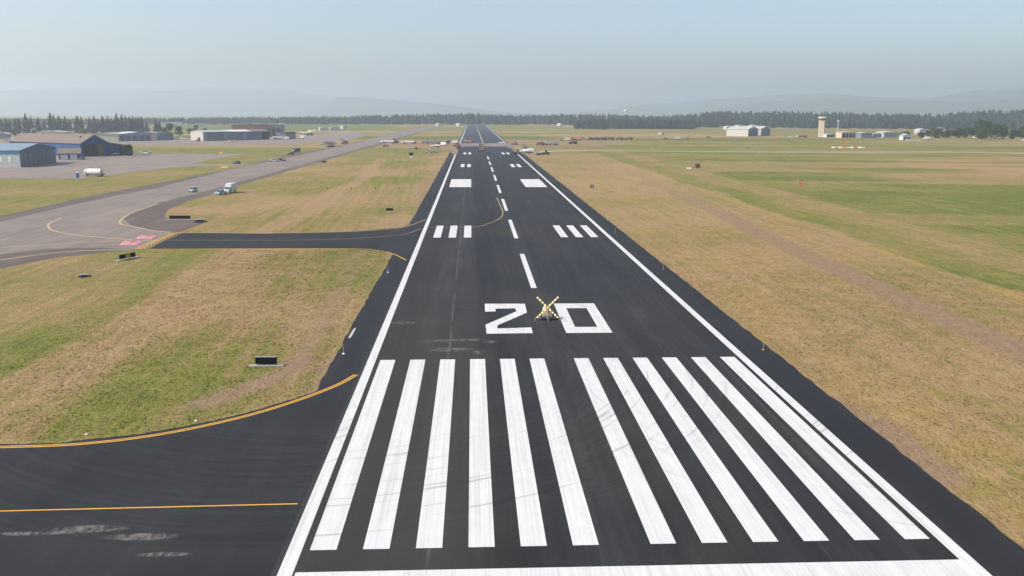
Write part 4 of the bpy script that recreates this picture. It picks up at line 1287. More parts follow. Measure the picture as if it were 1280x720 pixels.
# terminal and its neighbours
shed('terminal_building', 'dark roofed red brick building rising behind the long grey hangar', G(290, 170.5), G(352, 170.5), 30, 13, 13, M_BRK, metal('dark_brown_roof', (.07, .06, .06)), 0, 'building', rise=.8)
shed('terminal_wing', 'grey flat roofed block attached right of the brick building', G(334, 171.5), G(351, 171.5), 20, 11.5, 11.5, metal('blue_grey_cladding', (.13, .16, .19)), M_SLT, 3, 'building', M_GLS, .3)
shed('office_building', 'small tan building beside the dark green shed', G(348, 173.8), G(357.5, 173.8), 10, 5.2, 5.2, M_TAN, M_PNK, 2, 'building', M_VOI, .3)
shed('storage_shed', 'dark green shed standing at the edge of the far apron', G(357.5, 174), G(369.5, 173.6), 14, 7.0, 7.0, metal('dark_green_cladding', (.07, .11, .115)), M_DRK, 1, 'shed', M_SLT, .4)
for u, v, w_, lab in ((405, 163.4, 10, 'low white building on the distant apron edge, left of two'), (419, 163.2, 12, 'low white building on the distant apron edge, right of two'), (322, 157.5, 8, 'white farm building in the green field above the brick building'),
                      (353, 157, 7, 'white farm building on the field edge right of the brick building'), (431, 161, 5, 'small white shed before the forest, left of the far taxiway'), (250, 157.6, 9, 'pale farm building at the forest edge above the cream hangar'),
                      (213, 155.4, 26, 'long pale roofed building at the forest foot beyond the hangars'), (550, 154.8, 5, 'white building at the forest foot left of the runway end'), (575.5, 154.6, 4, 'tiny white building at the forest foot beside the runway end'),
                      (702, 152.6, 4, 'tiny white house in the forest edge right of the runway end')):
    x, y = G(u, max(v, 157.2)); s = mpp(x, y)
    shed('farm_building', lab, (x - w_ * s / 2, y), (x + w_ * s / 2, y + 4), 14, 3.6 + .1 * w_, 3.6 + .1 * w_, M_FRM, M_WRF, 0, 'building', rise=1.0)
for u, v, w_, hh, wl, rf, lab in ((3, 173.5, 12, 5, M_SLT, M_WRF, 'white roofed shed at the far left edge behind the hangars'), (12, 178, 14, 3, M_TRM, M_TRM, 'low white building between the slate and blue hangars at the left edge'),
                                  (66, 170.5, 30, 5, M_TAN, M_WRF, 'white roofed building peeking over the blue hangar roof'), (56, 168.5, 20, 3.5, M_TAN, M_GRF, 'long grey roofed shed behind the tall trees at left'), (74, 163, 20, 7, flat('weathered_boards', (.14, .12, .13)), M_SLT, 'dark house among tall conifers above the blue roof'),
                                  (36, 166, 26, 3.5, M_TAN, M_PNK, 'pale low building behind the left conifers')):
    x, y = G(u, v); s = mpp(x, y)
    shed('village_building', lab, (x - w_ * s / 2, y), (x + w_ * s / 2, y + 3), 14, hh, hh, wl, rf, 0, 'building', rise=1.2)

# twin pale hangars, right
A = Vector(G(935, 170.6)); dv = Vector((.66, .75)).normalized()
M_PAL = metal('pale_grey_cladding', (.44, .43, .41))
hangar('twin_hangar', 'left one of two pale hangars with big grey doors right of the runway', A, dv, 31, 30, 9.0, 12.4, M_PAL, M_PAL, M_GRD, 4, 8.0, (.06, .94), metal('grey_gable', (.20, .22, .25)))
A2 = A + dv * 40
hangar('twin_hangar', 'right one of two pale hangars with big grey doors right of the runway', A2, dv, 31, 30, 9.0, 12.4, M_PAL, M_PAL, M_GRD, 4, 8.0, (.06, .94), metal('grey_gable', (.20, .22, .25)))
# control tower
x, y = G(1026.2, 171.2)
tw_ = thing('control_tower', 'pale beige control tower with dark glass cab', 'control tower', (x, y, 0), math.radians(-28))
MB().box((0, 0, 10), (7.0, 7.0, 20.4)).build('shaft', M_PNK, tw_, bevel=.1)
for k in range(5):
    for s in (-1, 1):
        MB().box((s * 1.3, -3.53, 3.2 + 3.4 * k), (.9, .06, 1.7)).build('window', flat('rusty_window', (.36, .15, .09)), tw_)
        MB().box((3.53, s * 1.3, 3.2 + 3.4 * k), (.06, .9, 1.7)).build('window', flat('rusty_window', (.36, .15, .09)), tw_)
MB().lathe((0, 0, 20.2), (0, 0, 1), [(0, 4.4), (.9, 5.0), (1.1, 5.0)], 8).build('gallery', M_PNK, tw_)
MB().lathe((0, 0, 21.3), (0, 0, 1), [(0, 4.1), (2.1, 5.0)], 8).build('cab_glass', M_GLS, tw_)
MB().lathe((0, 0, 23.4), (0, 0, 1), [(0, 5.3), (.5, 5.3), (1.6, 4.2), (1.9, 4.0)], 8).build('roof', M_PNK, tw_)
MB().tube((1, 0, 25.2), (1, 0, 28.4), .1).build('antenna', M_STL, tw_)
x, y = G(1046.5, 171)
mt = thing('beacon_mast', 'tall thin beacon mast standing right of the control tower', 'mast', (x, y, 0))
MB().tube((0, 0, 0), (0, 0, 19), .45, .28).build('pole', M_TRM, mt)
MB().box((0, 0, 19.3), (3.2, 3.2, .4)).lathe((0, 0, 19.4), (0, 0, 1), [(0, .9), (1.2, .9), (1.6, .3)], 10).build('beacon', M_TRM, mt)
for (u0, u1, v, h_, D, wl, rf, op, lab) in ((1052, 1074.5, 172.4, 6.6, 16, M_TAN, M_PNK, 5, 'long tan open fronted building right of the beacon mast'), (1076, 1090, 172.8, 6.0, 14, M_SLT, M_PAL, 2, 'grey hangar with pale roof, middle of the right hand row'),
                                            (1091, 1102, 172.6, 5.0, 14, M_TAN, M_PAL, 2, 'low tan building between two grey hangars'), (1104, 1123, 172.0, 6.4, 18, M_PAL, M_WRF, 1, 'white roofed hangar with wide slate door at the right end of its row'),
                                            (1033, 1047, 171.6, 3.6, 10, M_TRM, M_PAL, 3, 'low white building at the foot of the control tower')):
    shed('storage_hangar' if 'hangar' in lab else 'low_building', lab, G(u0, v), G(u1, v), D, h_, h_, wl, rf, op, 'hangar' if 'hangar' in lab else 'building', M_GRD if 'hangar' in lab else M_VOI, .7)
for u, v, w_, hh, lab in ((912, 162, 8, 6, 'white barn seen behind the left pale hangar'), (926, 161, 9, 7, 'white barn showing over the left pale hangar roof'), (944, 160.5, 10, 7, 'white barn over the gap between the pale hangars'), (1040, 159.5, 7, 6, 'white farmhouse behind the beacon mast'),
                          (1050, 160, 3, 11, 'pale grain silo block right of the beacon mast'), (1020, 159, 5, 5, 'white farmhouse left of the control tower top'), (1155, 167, 12, 7, 'pale house between the round trees at right'), (1178, 164.5, 8, 6, 'white house above the round trees at right')):
    x, y = G(u, max(v, 158.5)); s = mpp(x, y)
    shed('farm_building', lab, (x - w_ * s / 2, y), (x + w_ * s / 2, y + 3), 12, hh * .8, hh * .8, M_FRM, M_WRF, 0, 'building', rise=1.4)
x, y = G(1141, 175.6); s = mpp(x, y)
shed('white_house', 'white house with dark roof behind a long white wall at right', (x - 5 * s, y + 14), (x + 5 * s, y + 14), 9, 4.5, 4.5, M_TRM, M_GRF, 3, 'house', M_GLS, 2.4)
wl_ = thing('boundary_wall', 'low white wall before the white house at right', 'wall', (x, y, 0))
MB().box((0, 0, .6), (19 * s, .5, 1.4)).build('panel', M_TRM, wl_)
MB().box((0, 0, 1.36), (19 * s + .2, .7, .12)).build('coping', M_PAL, wl_)
x, y = G(782.5, 158); x, y = ray(782, 2600)
wt = thing('water_tower', 'white water tower rising above the distant forest', 'water tower', (x, y, 0))
MB().tube((0, 0, 0), (0, 0, 33), 2.2, 2.0, 12).build('column', M_TRM, wt)
MB().lathe((0, 0, 31), (0, 0, 1), [(0, 2), (3, 4.6), (7, 4.8), (9, 2.6), (9.5, .4)], 16).build('tank', M_TRM, wt, smooth=True)

# ------------------------------------------------------------------ barricades in the right-hand field
def barricade(u, v, label, m, w_=3.0, h=1.0, rz=0.0, group='white and orange barricades in a row'):
    t = thing('barricade', label, 'barricade', (*G(u, v), 0), rz, group)
    part('barrier', 'bar%.1f%.1f' % (w_, h), lambda b: b.prism([(-.45, 0), (-.2, h * .35), (-.14, h), (.14, h), (.2, h * .35), (.45, 0)], 'x', -w_ / 2, w_ / 2), m, t, .03)
    part('flasher', 'bar%.1f%.1f' % (w_, h), lambda b: b.tube((0, 0, h), (0, 0, h + .3), .12), M_ORG, t)


M_BWH = flat('white_barrier', (.66, .65, .63), .6, .05, 1)
seq = [(1041.5, 'w'), (1045.6, 'o'), (1048.8, 'w'), (1052.2, 'w'), (1056.2, 'o'), (1060.2, 'w'), (1064.6, 'w'), (1069.2, 'o'), (1074.4, 'w'), (1079.5, 'w')]
ordn = ['first', 'second', 'third', 'fourth', 'fifth', 'sixth', 'seventh', 'eighth', 'ninth', 'tenth']
for i, (u, c) in enumerate(seq):
    barricade(u, 184.9, ('white' if c == 'w' else 'orange') + ' barricade, ' + ordn[i] + ' from the left in the row before the tower', M_BWH if c == 'w' else M_ORG, 2.9, 1.15, .25 if i % 2 else -.2)
barricade(1058.8, 178.4, 'lone orange marker board behind the row of barricades', M_ORG, 3.2, 2.2, 0, None)
barricade(1000, 231.5, 'small red marker standing alone in the green field', flat('red_marker', (.5, .09, .05)), 1.1, 1.4, 0, None)
barricade(280.6, 209.6, 'yellow barricade across the taxiway entrance beside the apron grass', M_YVE, 4, .8, 0, None)
barricade(276, 191.4, 'yellow barricade on the grass strip between the aprons', M_YVE, 2.8, .9, 0, None)
barricade(861, 210.6, 'white flat marker left of the dark red machine in the field', M_BWH, 2.6, .5, 0, None)
x, y = G(871, 209.6)
t = thing('antenna_shed', 'dark red equipment shelter in the green field at right', 'shelter', (x, y, 0), .3)
MB().box((0, 0, 1.0), (2.6, 2.2, 1.9)).build('cabin', flat('dark_red_paint', (.22, .06, .05)), t, bevel=.05)
MB().box((0, 0, 2.03), (2.9, 2.5, .16)).build('roof', M_DRK, t)
MB().tube((.9, .6, 2.0), (.9, .6, 3.6), .06).tube((-.9, .6, 2.0), (-.9, .6, 3.2), .06).build('antenna', M_STL, t)
for i, u in enumerate((1025, 1031.5)):
    t = thing('field_stake', ('left' if i == 0 else 'right') + ' one of two thin green stakes in the right hand field', 'stake', (*G(u, 246.5), 0), 0, 'pair of stakes in the field')
    part('post', 'fs', lambda b: b.tube((0, 0, 0), (0, 0, 2.0), .06), flat('green_post', (.06, .10, .03)), t)
    part('plate', 'fs', lambda b: b.box((0, -.04, 1.8), (.3, .04, .4)), flat('green_post', (.06, .10, .03)), t)

# ------------------------------------------------------------------ work site where the runways cross
W_, K_, D_, Rr, Gy, Bl = (.58, .58, .57), (.04, .04, .045), (.10, .085, .08), (.30, .06, .05), (.30, .31, .33), (.14, .20, .28)
Yw_, Og = (.55, .32, .04), (.6, .17, .04)
S1 = 'work trucks and machines left of the runway'
S2 = 'work trucks and machines right of the runway'
S3 = 'machines paving the runway crossing'
for kind, u, v, rz, c, lab, g in (
    ('paver', 602.3, 189.6, 2, (.24, .15, .04), 'large asphalt paver on the runway centreline before the bare strip', S3),
    ('milling', 600.6, 185.4, 4, D_, 'dark transfer machine standing just beyond the large paver', S3),
    ('roller', 609, 192, 8, D_, 'dark road roller right behind the paver on the centreline', S3),
    ('milling', 587, 178.4, 62, (.34, .07, .05), 'red milling machine on the bare strip left of the centreline', S3),
    ('pickup', 583, 177.2, 90, W_, 'white pickup beside the red milling machine', S3),
    ('pickup', 577, 184.2, 20, Gy, 'grey pickup on the left edge of the fresh asphalt, nearest the bare strip', S3),
    ('dump', 573, 186.6, 10, K_, 'black dump truck on the left edge of the fresh asphalt', S3),
    ('roller', 563, 193.4, 0, K_, 'dark roller on the left shoulder where the fresh asphalt begins', S3),
    ('loader', 571.5, 183, 80, Rr, 'small red loader at the left end of the bare strip', S3),
    ('pickup', 626.5, 179.2, 100, Rr, 'low reddish pickup on the bare strip near the right edge line', S3),
    ('pickup', 627, 179.6, 60, W_, 'white pickup at the right end of the bare strip', S3),
    ('semi', 482, 179, 80, W_, 'white trailer truck at the left end of the work row', S1),
    ('excav', 495, 179, 40, K_, 'dark excavator standing in the left work row', S1),
    ('semi', 507, 179.6, 88, (.70, .70, .72), 'long white trailer truck between two dark machines in the left work row', S1),
    ('loader', 518, 179.6, 20, Rr, 'dark red loader right of the long white trailer truck', S1),
    ('dump', 531.6, 179.8, 90, Bl, 'blue grey dump truck, first of three in line', S1),
    ('dump', 538, 179.8, 90, Gy, 'grey dump truck, middle of three in line', S1),
    ('dump', 545, 180, 90, (.20, .19, .22), 'dark grey dump truck, last of three in line', S1),
    ('milling', 552, 179.6, 75, (.16, .05, .045), 'dark maroon road machine near the right end of the left row', S1),
    ('excav', 560.5, 179.2, -60, K_, 'tall black excavator close to the runway edge', S1),
    ('box', 567, 179.8, 90, (.78, .70, .62), 'pale box truck beside the runway edge', S1),
    ('box', 553.6, 182.2, 60, W_, 'white box truck just below the left work row', S1),
    ('pickup', 514, 185.2, 90, W_, 'white pickup on the grass beside a dark red machine', S1),
    ('roller', 518.7, 186.6, 80, (.20, .06, .05), 'dark red roller on the grass beside a white pickup', S1),
    ('dump', 543.6, 184.4, 80, W_, 'white cab dump truck on the grass between the work row and two silver pickups', S1),
    ('pickup', 537, 191.4, 85, Gy, 'silver pickup on the grass, left of a pair', S1),
    ('pickup', 542.2, 191.4, 95, (.34, .36, .36), 'silver pickup on the grass, right of a pair', S1),
    ('pickup', 482, 183.6, 80, K_, 'dark pickup below the white trailer truck on the taxiway edge', S1),
    ('pickup', 403.5, 181, 70, Gy, 'grey pickup, leftmost of the vehicles beside the far apron', S1),
    ('dump', 408.5, 180.6, 80, (.16, .17, .18), 'dark dump truck second from left beside the far apron', S1),
    ('box', 412.5, 180.6, 85, Gy, 'grey box truck third from left beside the far apron', S1),
    ('pickup', 417, 180.6, 95, (.24, .24, .26), 'dark grey pickup, rightmost of four beside the far apron', S1),
    ('excav', 431.6, 179.4, 60, K_, 'black excavator beside the parallel taxiway far ahead', S1),
    ('roller', 427.6, 180, 60, Rr, 'red roller left of the black excavator on the taxiway side', S1),
    ('loader', 414, 184, 60, K_, 'dark loader at the upper edge of the parallel taxiway', S1),
    ('box', 369.7, 191.2, 150, K_, 'black box truck on the grass above the parallel taxiway', S1),
    ('suv', 363.2, 193.8, 100, K_, 'dark car below the black truck on the grass', S1),
    ('pickup', 342.5, 202, 100, W_, 'white pickup at the edge of the parallel taxiway', S1),
    ('pickup', 351.5, 201.6, 92, (.10, .035, .04), 'dark maroon pickup on the parallel taxiway edge', S1),
    ('suv', 295.6, 205.0, 60, K_, 'dark car on the grass wedge beside the apron', S1),
    ('box', 377, 173.2, 80, (.7, .7, .7), 'white box truck on the far apron right of the dark green shed', S1),
    ('box', 357, 174.8, 90, W_, 'white box truck parked before the small tan building', S1),
    ('dump', 387, 169.4, 85, K_, 'black truck on the far apron', S1),
    ('suv', 247, 176.8, 90, K_, 'dark car before the cream end wall of the long hangar', S1),
    ('pickup', 340, 175, 85, (.5, .52, .54), 'pale pickup at the right end of the long grey hangar', S1),
    ('semi', 345, 173.8, 80, (.55, .58, .6), 'pale trailer parked beside the small tan building', S1),
    ('tank', 655, 191.8, 84, W_, 'white tank truck parked by the right edge line', S2),
    ('loader', 647, 193, 70, K_, 'black loader at the left end of the white tank truck', S2),
    ('box', 661, 190.8, 80, W_, 'white box truck right of the white tank truck', S2),
    ('pickup', 649, 186.4, 80, W_, 'white pickup just above the white tank truck', S2),
    ('excav', 657.6, 187.4, 30, (.06, .09, .07), 'dark green excavator behind the white tank truck', S2),
    ('roller', 671.8, 194, 50, K_, 'small dark roller alone on the dry grass right of the tank truck', S2),
    ('loader', 682, 193.4, 100, K_, 'dark loader alone at the end of the thin grey road', S2),
    ('pickup', 638.5, 185.6, 90, (.6, .52, .45), 'pale tan pickup on the dug ground beside the right edge line', S2),
    ('loader', 643.2, 181, 40, Rr, 'dark red loader on the dug ground right of the runway', S2),
    ('pickup', 650, 178.2, 90, W_, 'white pickup on the dug strip right of the runway', S2),
    ('dump', 675.5, 181.8, 92, (.12, .07, .06), 'dark brown dump truck on the lower dug strip', S2),
    ('semi', 685, 181.6, 92, Gy, 'grey trailer truck between two dark trucks on the lower dug strip', S2),
    ('dump', 692, 181.6, 92, Bl, 'blue grey dump truck on the lower dug strip', S2),
    ('dump', 716, 180.4, 100, K_, 'black dump truck alone before the green field', S2),
    ('roller', 701, 176.2, 80, K_, 'dark roller on the upper dug strip beside a white truck', S2),
    ('box', 708, 176, 90, W_, 'white box truck on the upper dug strip', S2),
    ('loader', 716.6, 175.6, 80, K_, 'black loader left of the orange excavator on the upper strip', S2),
    ('excav', 722, 175.4, 70, Og, 'orange excavator on the upper dug strip', S2),
    ('loader', 728, 174.8, 90, Yw_, 'yellow loader, left of two yellow machines', S2),
    ('roller', 733.2, 174.8, 80, Yw_, 'yellow roller, right of two yellow machines', S2),
    ('excav', 739, 175, 20, K_, 'tall dark excavator right of the yellow machines', S2),
    ('dump', 744.5, 175.2, 90, K_, 'black dump truck beside the tall dark excavator', S2),
    ('dump', 750.5, 175, 90, D_, 'dark brown dump truck in the middle of the right hand row', S2),
    ('excav', 756, 174.8, -50, K_, 'dark excavator near the right end of the machine row', S2),
    ('dump', 763, 175, 90, (.16, .06, .05), 'maroon dump truck right of the second dark excavator', S2),
    ('dump', 774, 175, 90, D_, 'dark brown dump truck, left of the last three', S2),
    ('pickup', 780, 175, 90, K_, 'black pickup, middle of the last three', S2),
    ('dump', 786, 175, 90, (.10, .09, .10), 'dark grey dump truck, last at the right end of the machine row', S2),
    ('dump', 826.5, 168.8, 60, K_, 'black truck in the far field before the woodland', S2),
    ('box', 824, 169, 80, W_, 'white box truck beside the black truck in the far field', S2),
    ('pickup', 831.6, 174.4, 90, K_, 'black pickup on the far right hand road left of a white van', S2),
    ('box', 846, 174.4, 90, W_, 'white van on the far right hand road', S2),
    ('pickup', 859, 174.2, 90, (.2, .08, .07), 'maroon pickup on the far right hand road', S2),
    ('pickup', 885, 172.2, 90, K_, 'black pickup on the road left of the pale twin hangars', S2),
    ('suv', 980, 171.4, 90, W_, 'white car parked right of the pale twin hangars', S2),
    ('pickup', 988, 171.6, 80, (.7, .68, .66), 'pale pickup parked between the twin hangars and the tower', S2),
    ('semi', 1000, 172, 90, (.16, .06, .06), 'maroon trailer left of the control tower', S2),
    ('suv', 1101, 173.4, 80, W_, 'white car before the low tan building at right', S2),
    ('box', 1158, 174.4, 90, (.75, .72, .7), 'white truck beside the white house at right', S2),
    ('pickup', 1279, 176, 40, (.6, .6, .58), 'pale pickup at the right edge of the picture', S2),
):
    vv = veh(kind, u, v, rz, c, lab, g)
    if kind == 'paver': vv.scale = (1.35, 1.35, 1.5)
# message board trailer on the grass left of the runway
x, y = G(514, 198.6)
mbd = thing('message_board', 'dark message board on a white trailer in the grass left of the runway', 'message board', (x, y, 0), .1)
MB().box((0, 0, 3.1), (2.6, .35, 1.7)).build('board', M_BLK, mbd, bevel=.04)
MB().tube((0, 0, .6), (0, 0, 2.4), .12).build('mast', M_STL, mbd)
MB().box((0, 0, .9), (2.0, 2.6, .9)).build('trailer', M_WPT, mbd, bevel=.06)
for s in (-1, 1): wheel(mbd, 'mbd', s * 1.05, 0, .35, .2, False)

# ------------------------------------------------------------------ trees
M_BRK2 = flat('tree_bark', (.085, .065, .05), .95, .25, 1)
M_CONF = leaf_mat('conifer_needles', (.011, .024, .014), (.026, .042, .020))
M_LEAF = leaf_mat('dark_leaves', (.014, .034, .012), (.036, .062, .018))
M_LEA2 = leaf_mat('olive_leaves', (.028, .048, .016), (.056, .074, .024))
M_POPL = leaf_mat('dry_poplar_leaves', (.16, .13, .075), (.22, .18, .10))


def conifer(x, y, h, r, label, seed, mat=None, group='tall conifers behind the hangars'):
    rr = np.random.default_rng(seed)
    t = thing('conifer_tree', label, 'tree', (x, y, 0), 0, group)
    mb = MB().tube((0, 0, 0), (0, 0, h * .96), h * .016 + .08, .05, 7)
    mb.build('trunk', M_BRK2, t)
    V = []; Fc = []
    z = h * (.10 + .06 * rr.random())
    while z < h * .985:
        f = 1 - (z / h)
        rad = r * min(1.0, f * 1.9) ** .8 * (.7 + .55 * rr.random()) + .25
        for k in range(int(4 + 4 * f)):
            a = rr.random() * 6.283
            L = rad * (.55 + .6 * rr.random()); dr = L * (.25 + .25 * rr.random()); w_ = .34 * L + .35
            ca, sa = math.cos(a), math.sin(a)
            o = len(V)
            zz = z + rr.random() * .8
            V += [(0, 0, zz + .25 * w_), (ca * L * .55 - sa * w_, sa * L * .55 + ca * w_, zz - dr * .5), (ca * L, sa * L, zz - dr), (ca * L * .55 + sa * w_, sa * L * .55 - ca * w_, zz - dr * .55), (ca * L * .45, sa * L * .45, zz - dr - .5 - .25 * w_)]
            Fc += [(o, o + 1, o + 2), (o, o + 2, o + 3), (o, o + 4, o + 2)]
        z += h * (.018 + .016 * rr.random())
    me = bpy.data.meshes.new('crown'); me.from_pydata(V, [], Fc); me.materials.append(mat or M_CONF)
    c = bpy.data.objects.new('crown', me); COL.objects.link(c); c.parent = t
    return t


def broadleaf(x, y, h, wd, label, seed, mat=None, low=.10, group=None, n=700, kind='broadleaf_tree', tall=False):
    rr = np.random.default_rng(seed)
    t = thing(kind, label, 'tree' if 'tree' in kind else 'bush', (x, y, 0), 0, group)
    mb = MB().tube((0, 0, 0), (0, 0, h * .55), h * .03 + .05, h * .015 + .03, 7)
    cl = []
    for k in range(9 if not tall else 7):
        a = rr.random() * 6.283; q = (rr.random() ** .5) * wd * .32; zz = h * (low + .25 + (.62 - low) * rr.random())
        if tall: zz = h * (.2 + .7 * k / 7); q *= .4
        s = wd * (.20 + .14 * rr.random())
        s2 = min(s, (h - zz) * .98, ) if zz + s > h else s
        cl.append((q * math.cos(a), q * math.sin(a), zz, s, max(s2, .5)))
        mb.tube((0, 0, h * (.2 + .3 * rr.random())), (q * math.cos(a), q * math.sin(a), zz), h * .012 + .03, .03, 5)
    cl.append((0, 0, h * .72, wd * .3, h * .28))
    mb.build('trunk', M_BRK2, t)
    V = []; Fc = []
    ls = wd * .055 + .12
    for k in range(n):
        cx_, cy_, cz_, s, s2 = cl[rr.integers(len(cl))]
        d = rr.normal(size=3); d /= np.linalg.norm(d)
        q = (.72 + .36 * rr.random())
        p = np.array((cx_ + d[0] * s * q, cy_ + d[1] * s * q, cz_ + d[2] * (s2 if d[2] > 0 else s * .9) * q))
        if p[2] < h * low * .6: continue
        u_ = rr.normal(size=3); u_ /= np.linalg.norm(u_); w_ = np.cross(u_, d); w_ /= (np.linalg.norm(w_) + 1e-6); u_ = np.cross(w_, d * .6 + rr.normal(size=3) * .5); u_ /= (np.linalg.norm(u_) + 1e-6)
        e = ls * (.7 + .8 * rr.random())
        o = len(V)
        V += [tuple(p - u_ * e), tuple(p + w_ * e * .8), tuple(p + u_ * e), tuple(p - w_ * e * .8)]
        Fc.append((o, o + 1, o + 2, o + 3))
    me = bpy.data.meshes.new('crown'); me.from_pydata(V, [], Fc); me.materials.append(mat or M_LEAF)
    c = bpy.data.objects.new('crown', me); COL.objects.link(c); c.parent = t
    return t


def hgt(x, y, vb, vt):
    return (vb - vt) * mpp(x, y) * 1.01


cf = [(20, 147.5), (25, 147), (33.5, 142), (40, 145.5), (49, 146.5), (56, 150), (64.4, 141), (69, 144), (75, 144), (82.5, 145.5), (88, 149), (98, 145), (103, 146), (113, 146.5), (119, 145.5), (124, 149), (129.5, 144.5), (136, 145.5), (141, 148), (147, 141), (153.5, 143), (158, 145),
      (163.5, 146), (167, 145.5), (171, 147), (174, 146), (178, 146), (184, 153), (196, 150), (200, 151), (3, 149), (9, 148), (13.5, 150)]
where = {33.5: 'tallest conifer near the left edge, a lone spire', 64.4: 'tallest conifer of the clump above the brown roof', 147: 'tallest conifer of the group above the pale yellow hangar', 98: 'broad conifer standing apart between two clumps', 40: 'thin conifer right of the lone spire', 196: 'short conifer right of the tall conifer group', 49: 'conifer standing alone left of the dark house'}
for i, (u, vt) in enumerate(cf):
    vb = 165.2 + (i * 7 % 5) * .5
    if u > 190: vb = 168.5
    x, y = G(u, vb)
    h = hgt(x, y, vb, vt) * 1.0
    zone = 'left of the lone spire' if u < 30 else 'in the clump above the brown roof' if u < 92 else 'in the tall group above the pale hangars'
    lab = where.get(u) or 'dark conifer, number %s from the left in the tree line behind the hangars' % ordn[i % 10]
    if u not in where:
        nb = min((abs(k - u), k) for k in where)[1]
        lab = 'dark conifer %s of the %s' % ('close left' if u < nb else 'close right', {33.5: 'lone spire at left', 64.4: 'tallest tree above the brown roof', 147: 'tallest tree above the pale hangar', 98: 'broad lone conifer', 40: 'thin spire', 196: 'short end conifer', 49: 'conifer left of the dark house'}[nb])
        lab += ', tip %s' % ('high' if vt < 145 else 'at middle height' if vt < 147 else 'low')
    conifer(x, y, h, max(h * .20, 3.6) * (1.5 if u == 98 else 1), lab, 100 + i)
bl = [(6, 171, 161, 9, 'rounded dark tree at the far left edge behind the white roofed shed'), (20, 171, 160, 12, 'broad round tree left of the tall spire, low in the row'), (44, 168, 162, 8, 'low tree under the thin conifers at left'), (105, 167.5, 161, 12, 'low round tree under the broad conifer'),
      (118, 167.5, 162, 10, 'low bushy tree at the foot of the conifer group, left part'), (132, 167.5, 162, 10, 'low bushy tree at the foot of the conifer group, right part'), (158, 167.5, 161.5, 9, 'low tree under the right end of the conifers'), (205, 171, 159, 9, 'green tree just right of the conifers'), (213, 171, 155, 11, 'rounded tree above the slate grey shed, left of two'),
      (224, 172, 158, 11, 'rounded tree above the slate grey shed, right of two'), (238, 168, 160, 7, 'small tree left of the cream end wall, nearer'), (245, 167, 156.5, 7, 'taller small tree above the cream end wall'), (256, 166, 160, 5, 'little tree over the left end of the long hangar roof')]
for i, (u, vb, vt, wd, lab) in enumerate(bl):
    x, y = G(u, vb)
    broadleaf(x, y, hgt(x, y, vb, vt), wd * mpp(x, y), lab, 300 + i, M_LEAF if i % 3 else M_LEA2, group='leafy trees behind the hangars', n=420)
x, y = G(162, 194.8); broadleaf(x, y, hgt(x, y, 194.8, 181.3), 13 * mpp(x, y), 'big round dark green bush on the apron edge right of the blue hangar', 401, M_LEAF, .02, n=1500, kind='round_bush')
x, y = G(151, 194.4); broadleaf(x, y, hgt(x, y, 194.4, 180.8), 5.5 * mpp(x, y), 'narrow dark bush against the right end of the navy lean-to', 402, M_LEAF, .02, n=800, kind='round_bush', tall=True)
br = [(1126, 173, 166, 6, 'small round tree left of the white house'), (1132, 173, 164.5, 9, 'round tree just left of the white house'), (1151, 172, 165.5, 9, 'low tree right of the white house'), (1161, 172, 163, 9, 'left shoulder tree of the first round clump'), (1168, 172.5, 160, 14, 'big round tree of the first clump'), (1179, 173, 164.5, 9, 'low tree between the first round clump and the hedge'),
      (1187, 173, 162.5, 11, 'hedge tree, left one of three'), (1196, 173, 160.5, 12, 'hedge tree, middle one of three'), (1207, 173, 160, 13, 'hedge tree, right one of three'), (1214, 173, 161, 8, 'low tree against the left side of the tallest clump'), (1222, 173, 150.5, 17, 'tallest leafy tree of the right hand clump'), (1233, 173.5, 151.5, 16, 'second tallest leafy tree right of the tallest'),
      (1228, 174.5, 160, 15, 'low tree in front of the tallest clump'), (1243, 174, 155.5, 14, 'leafy tree sloping down right of the tall clump'), (1252, 174, 155.5, 13, 'rounded tree left of the brown poplars'), (1267, 174, 162, 12, 'low dark tree between the two brown poplars'), (1277, 174, 158, 12, 'dark tree at the right edge of the picture')]
for i, (u, vb, vt, wd, lab) in enumerate(br):
    x, y = G(u, vb)
    broadleaf(x, y, hgt(x, y, vb, vt), wd * 1.08 * mpp(x, y), lab, 500 + i, M_LEAF if i % 4 else M_LEA2, .04, group='leafy trees at the far right', n=700)
for i, (u, vt) in enumerate(((1261, 153), (1271.5, 150.5))):
    x, y = G(u, 170.8)
    broadleaf(x, y, hgt(x, y, 170.8, vt), 5.5 * mpp(x, y), ('left' if i == 0 else 'right') + ' one of two thin pale brown poplars at the right edge', 540 + i, M_POPL, .15, group='brown poplars', n=500, kind='poplar_tree', tall=True)


# ------------------------------------------------------------------ hills
def hills(name, prof, d0, depth_, mat, seed):
    us = np.linspace(prof[0][0], prof[-1][0], 130)
    pu, pvv = zip(*prof)
    tops = np.interp(us, pu, pvv)
    vs = []; fs = []
    nd = 14
    for i, u in enumerate(us):
        hor = 141.45 + (u - 640) * .00338
        for k in range(nd):
            t = k / (nd - 1)
            d = d0 + depth_ * t
            x, y = ray(u, d)
            crest = max(0.0, (hor - tops[i])) / F * (d0 + depth_ * .5) + 26
            z = crest * math.sin(math.pi * min(t, 1)) ** .8
            z *= 1 + .10 * (float(vnoise(np.array(x), np.array(y), .0022, seed)) - .5) * 2 * (1 - abs(2 * t - 1))
            vs.append((x, y, z - 2.5))
    for i in range(len(us) - 1):
        for k in range(nd - 1):
            a = i * nd + k
            fs.append((a, a + nd, a + nd + 1, a + 1))
    mb = MB(); mb.add(vs, fs)
    o = mb.build(name, mat, smooth=True)
    o['kind'] = 'structure'
    return o


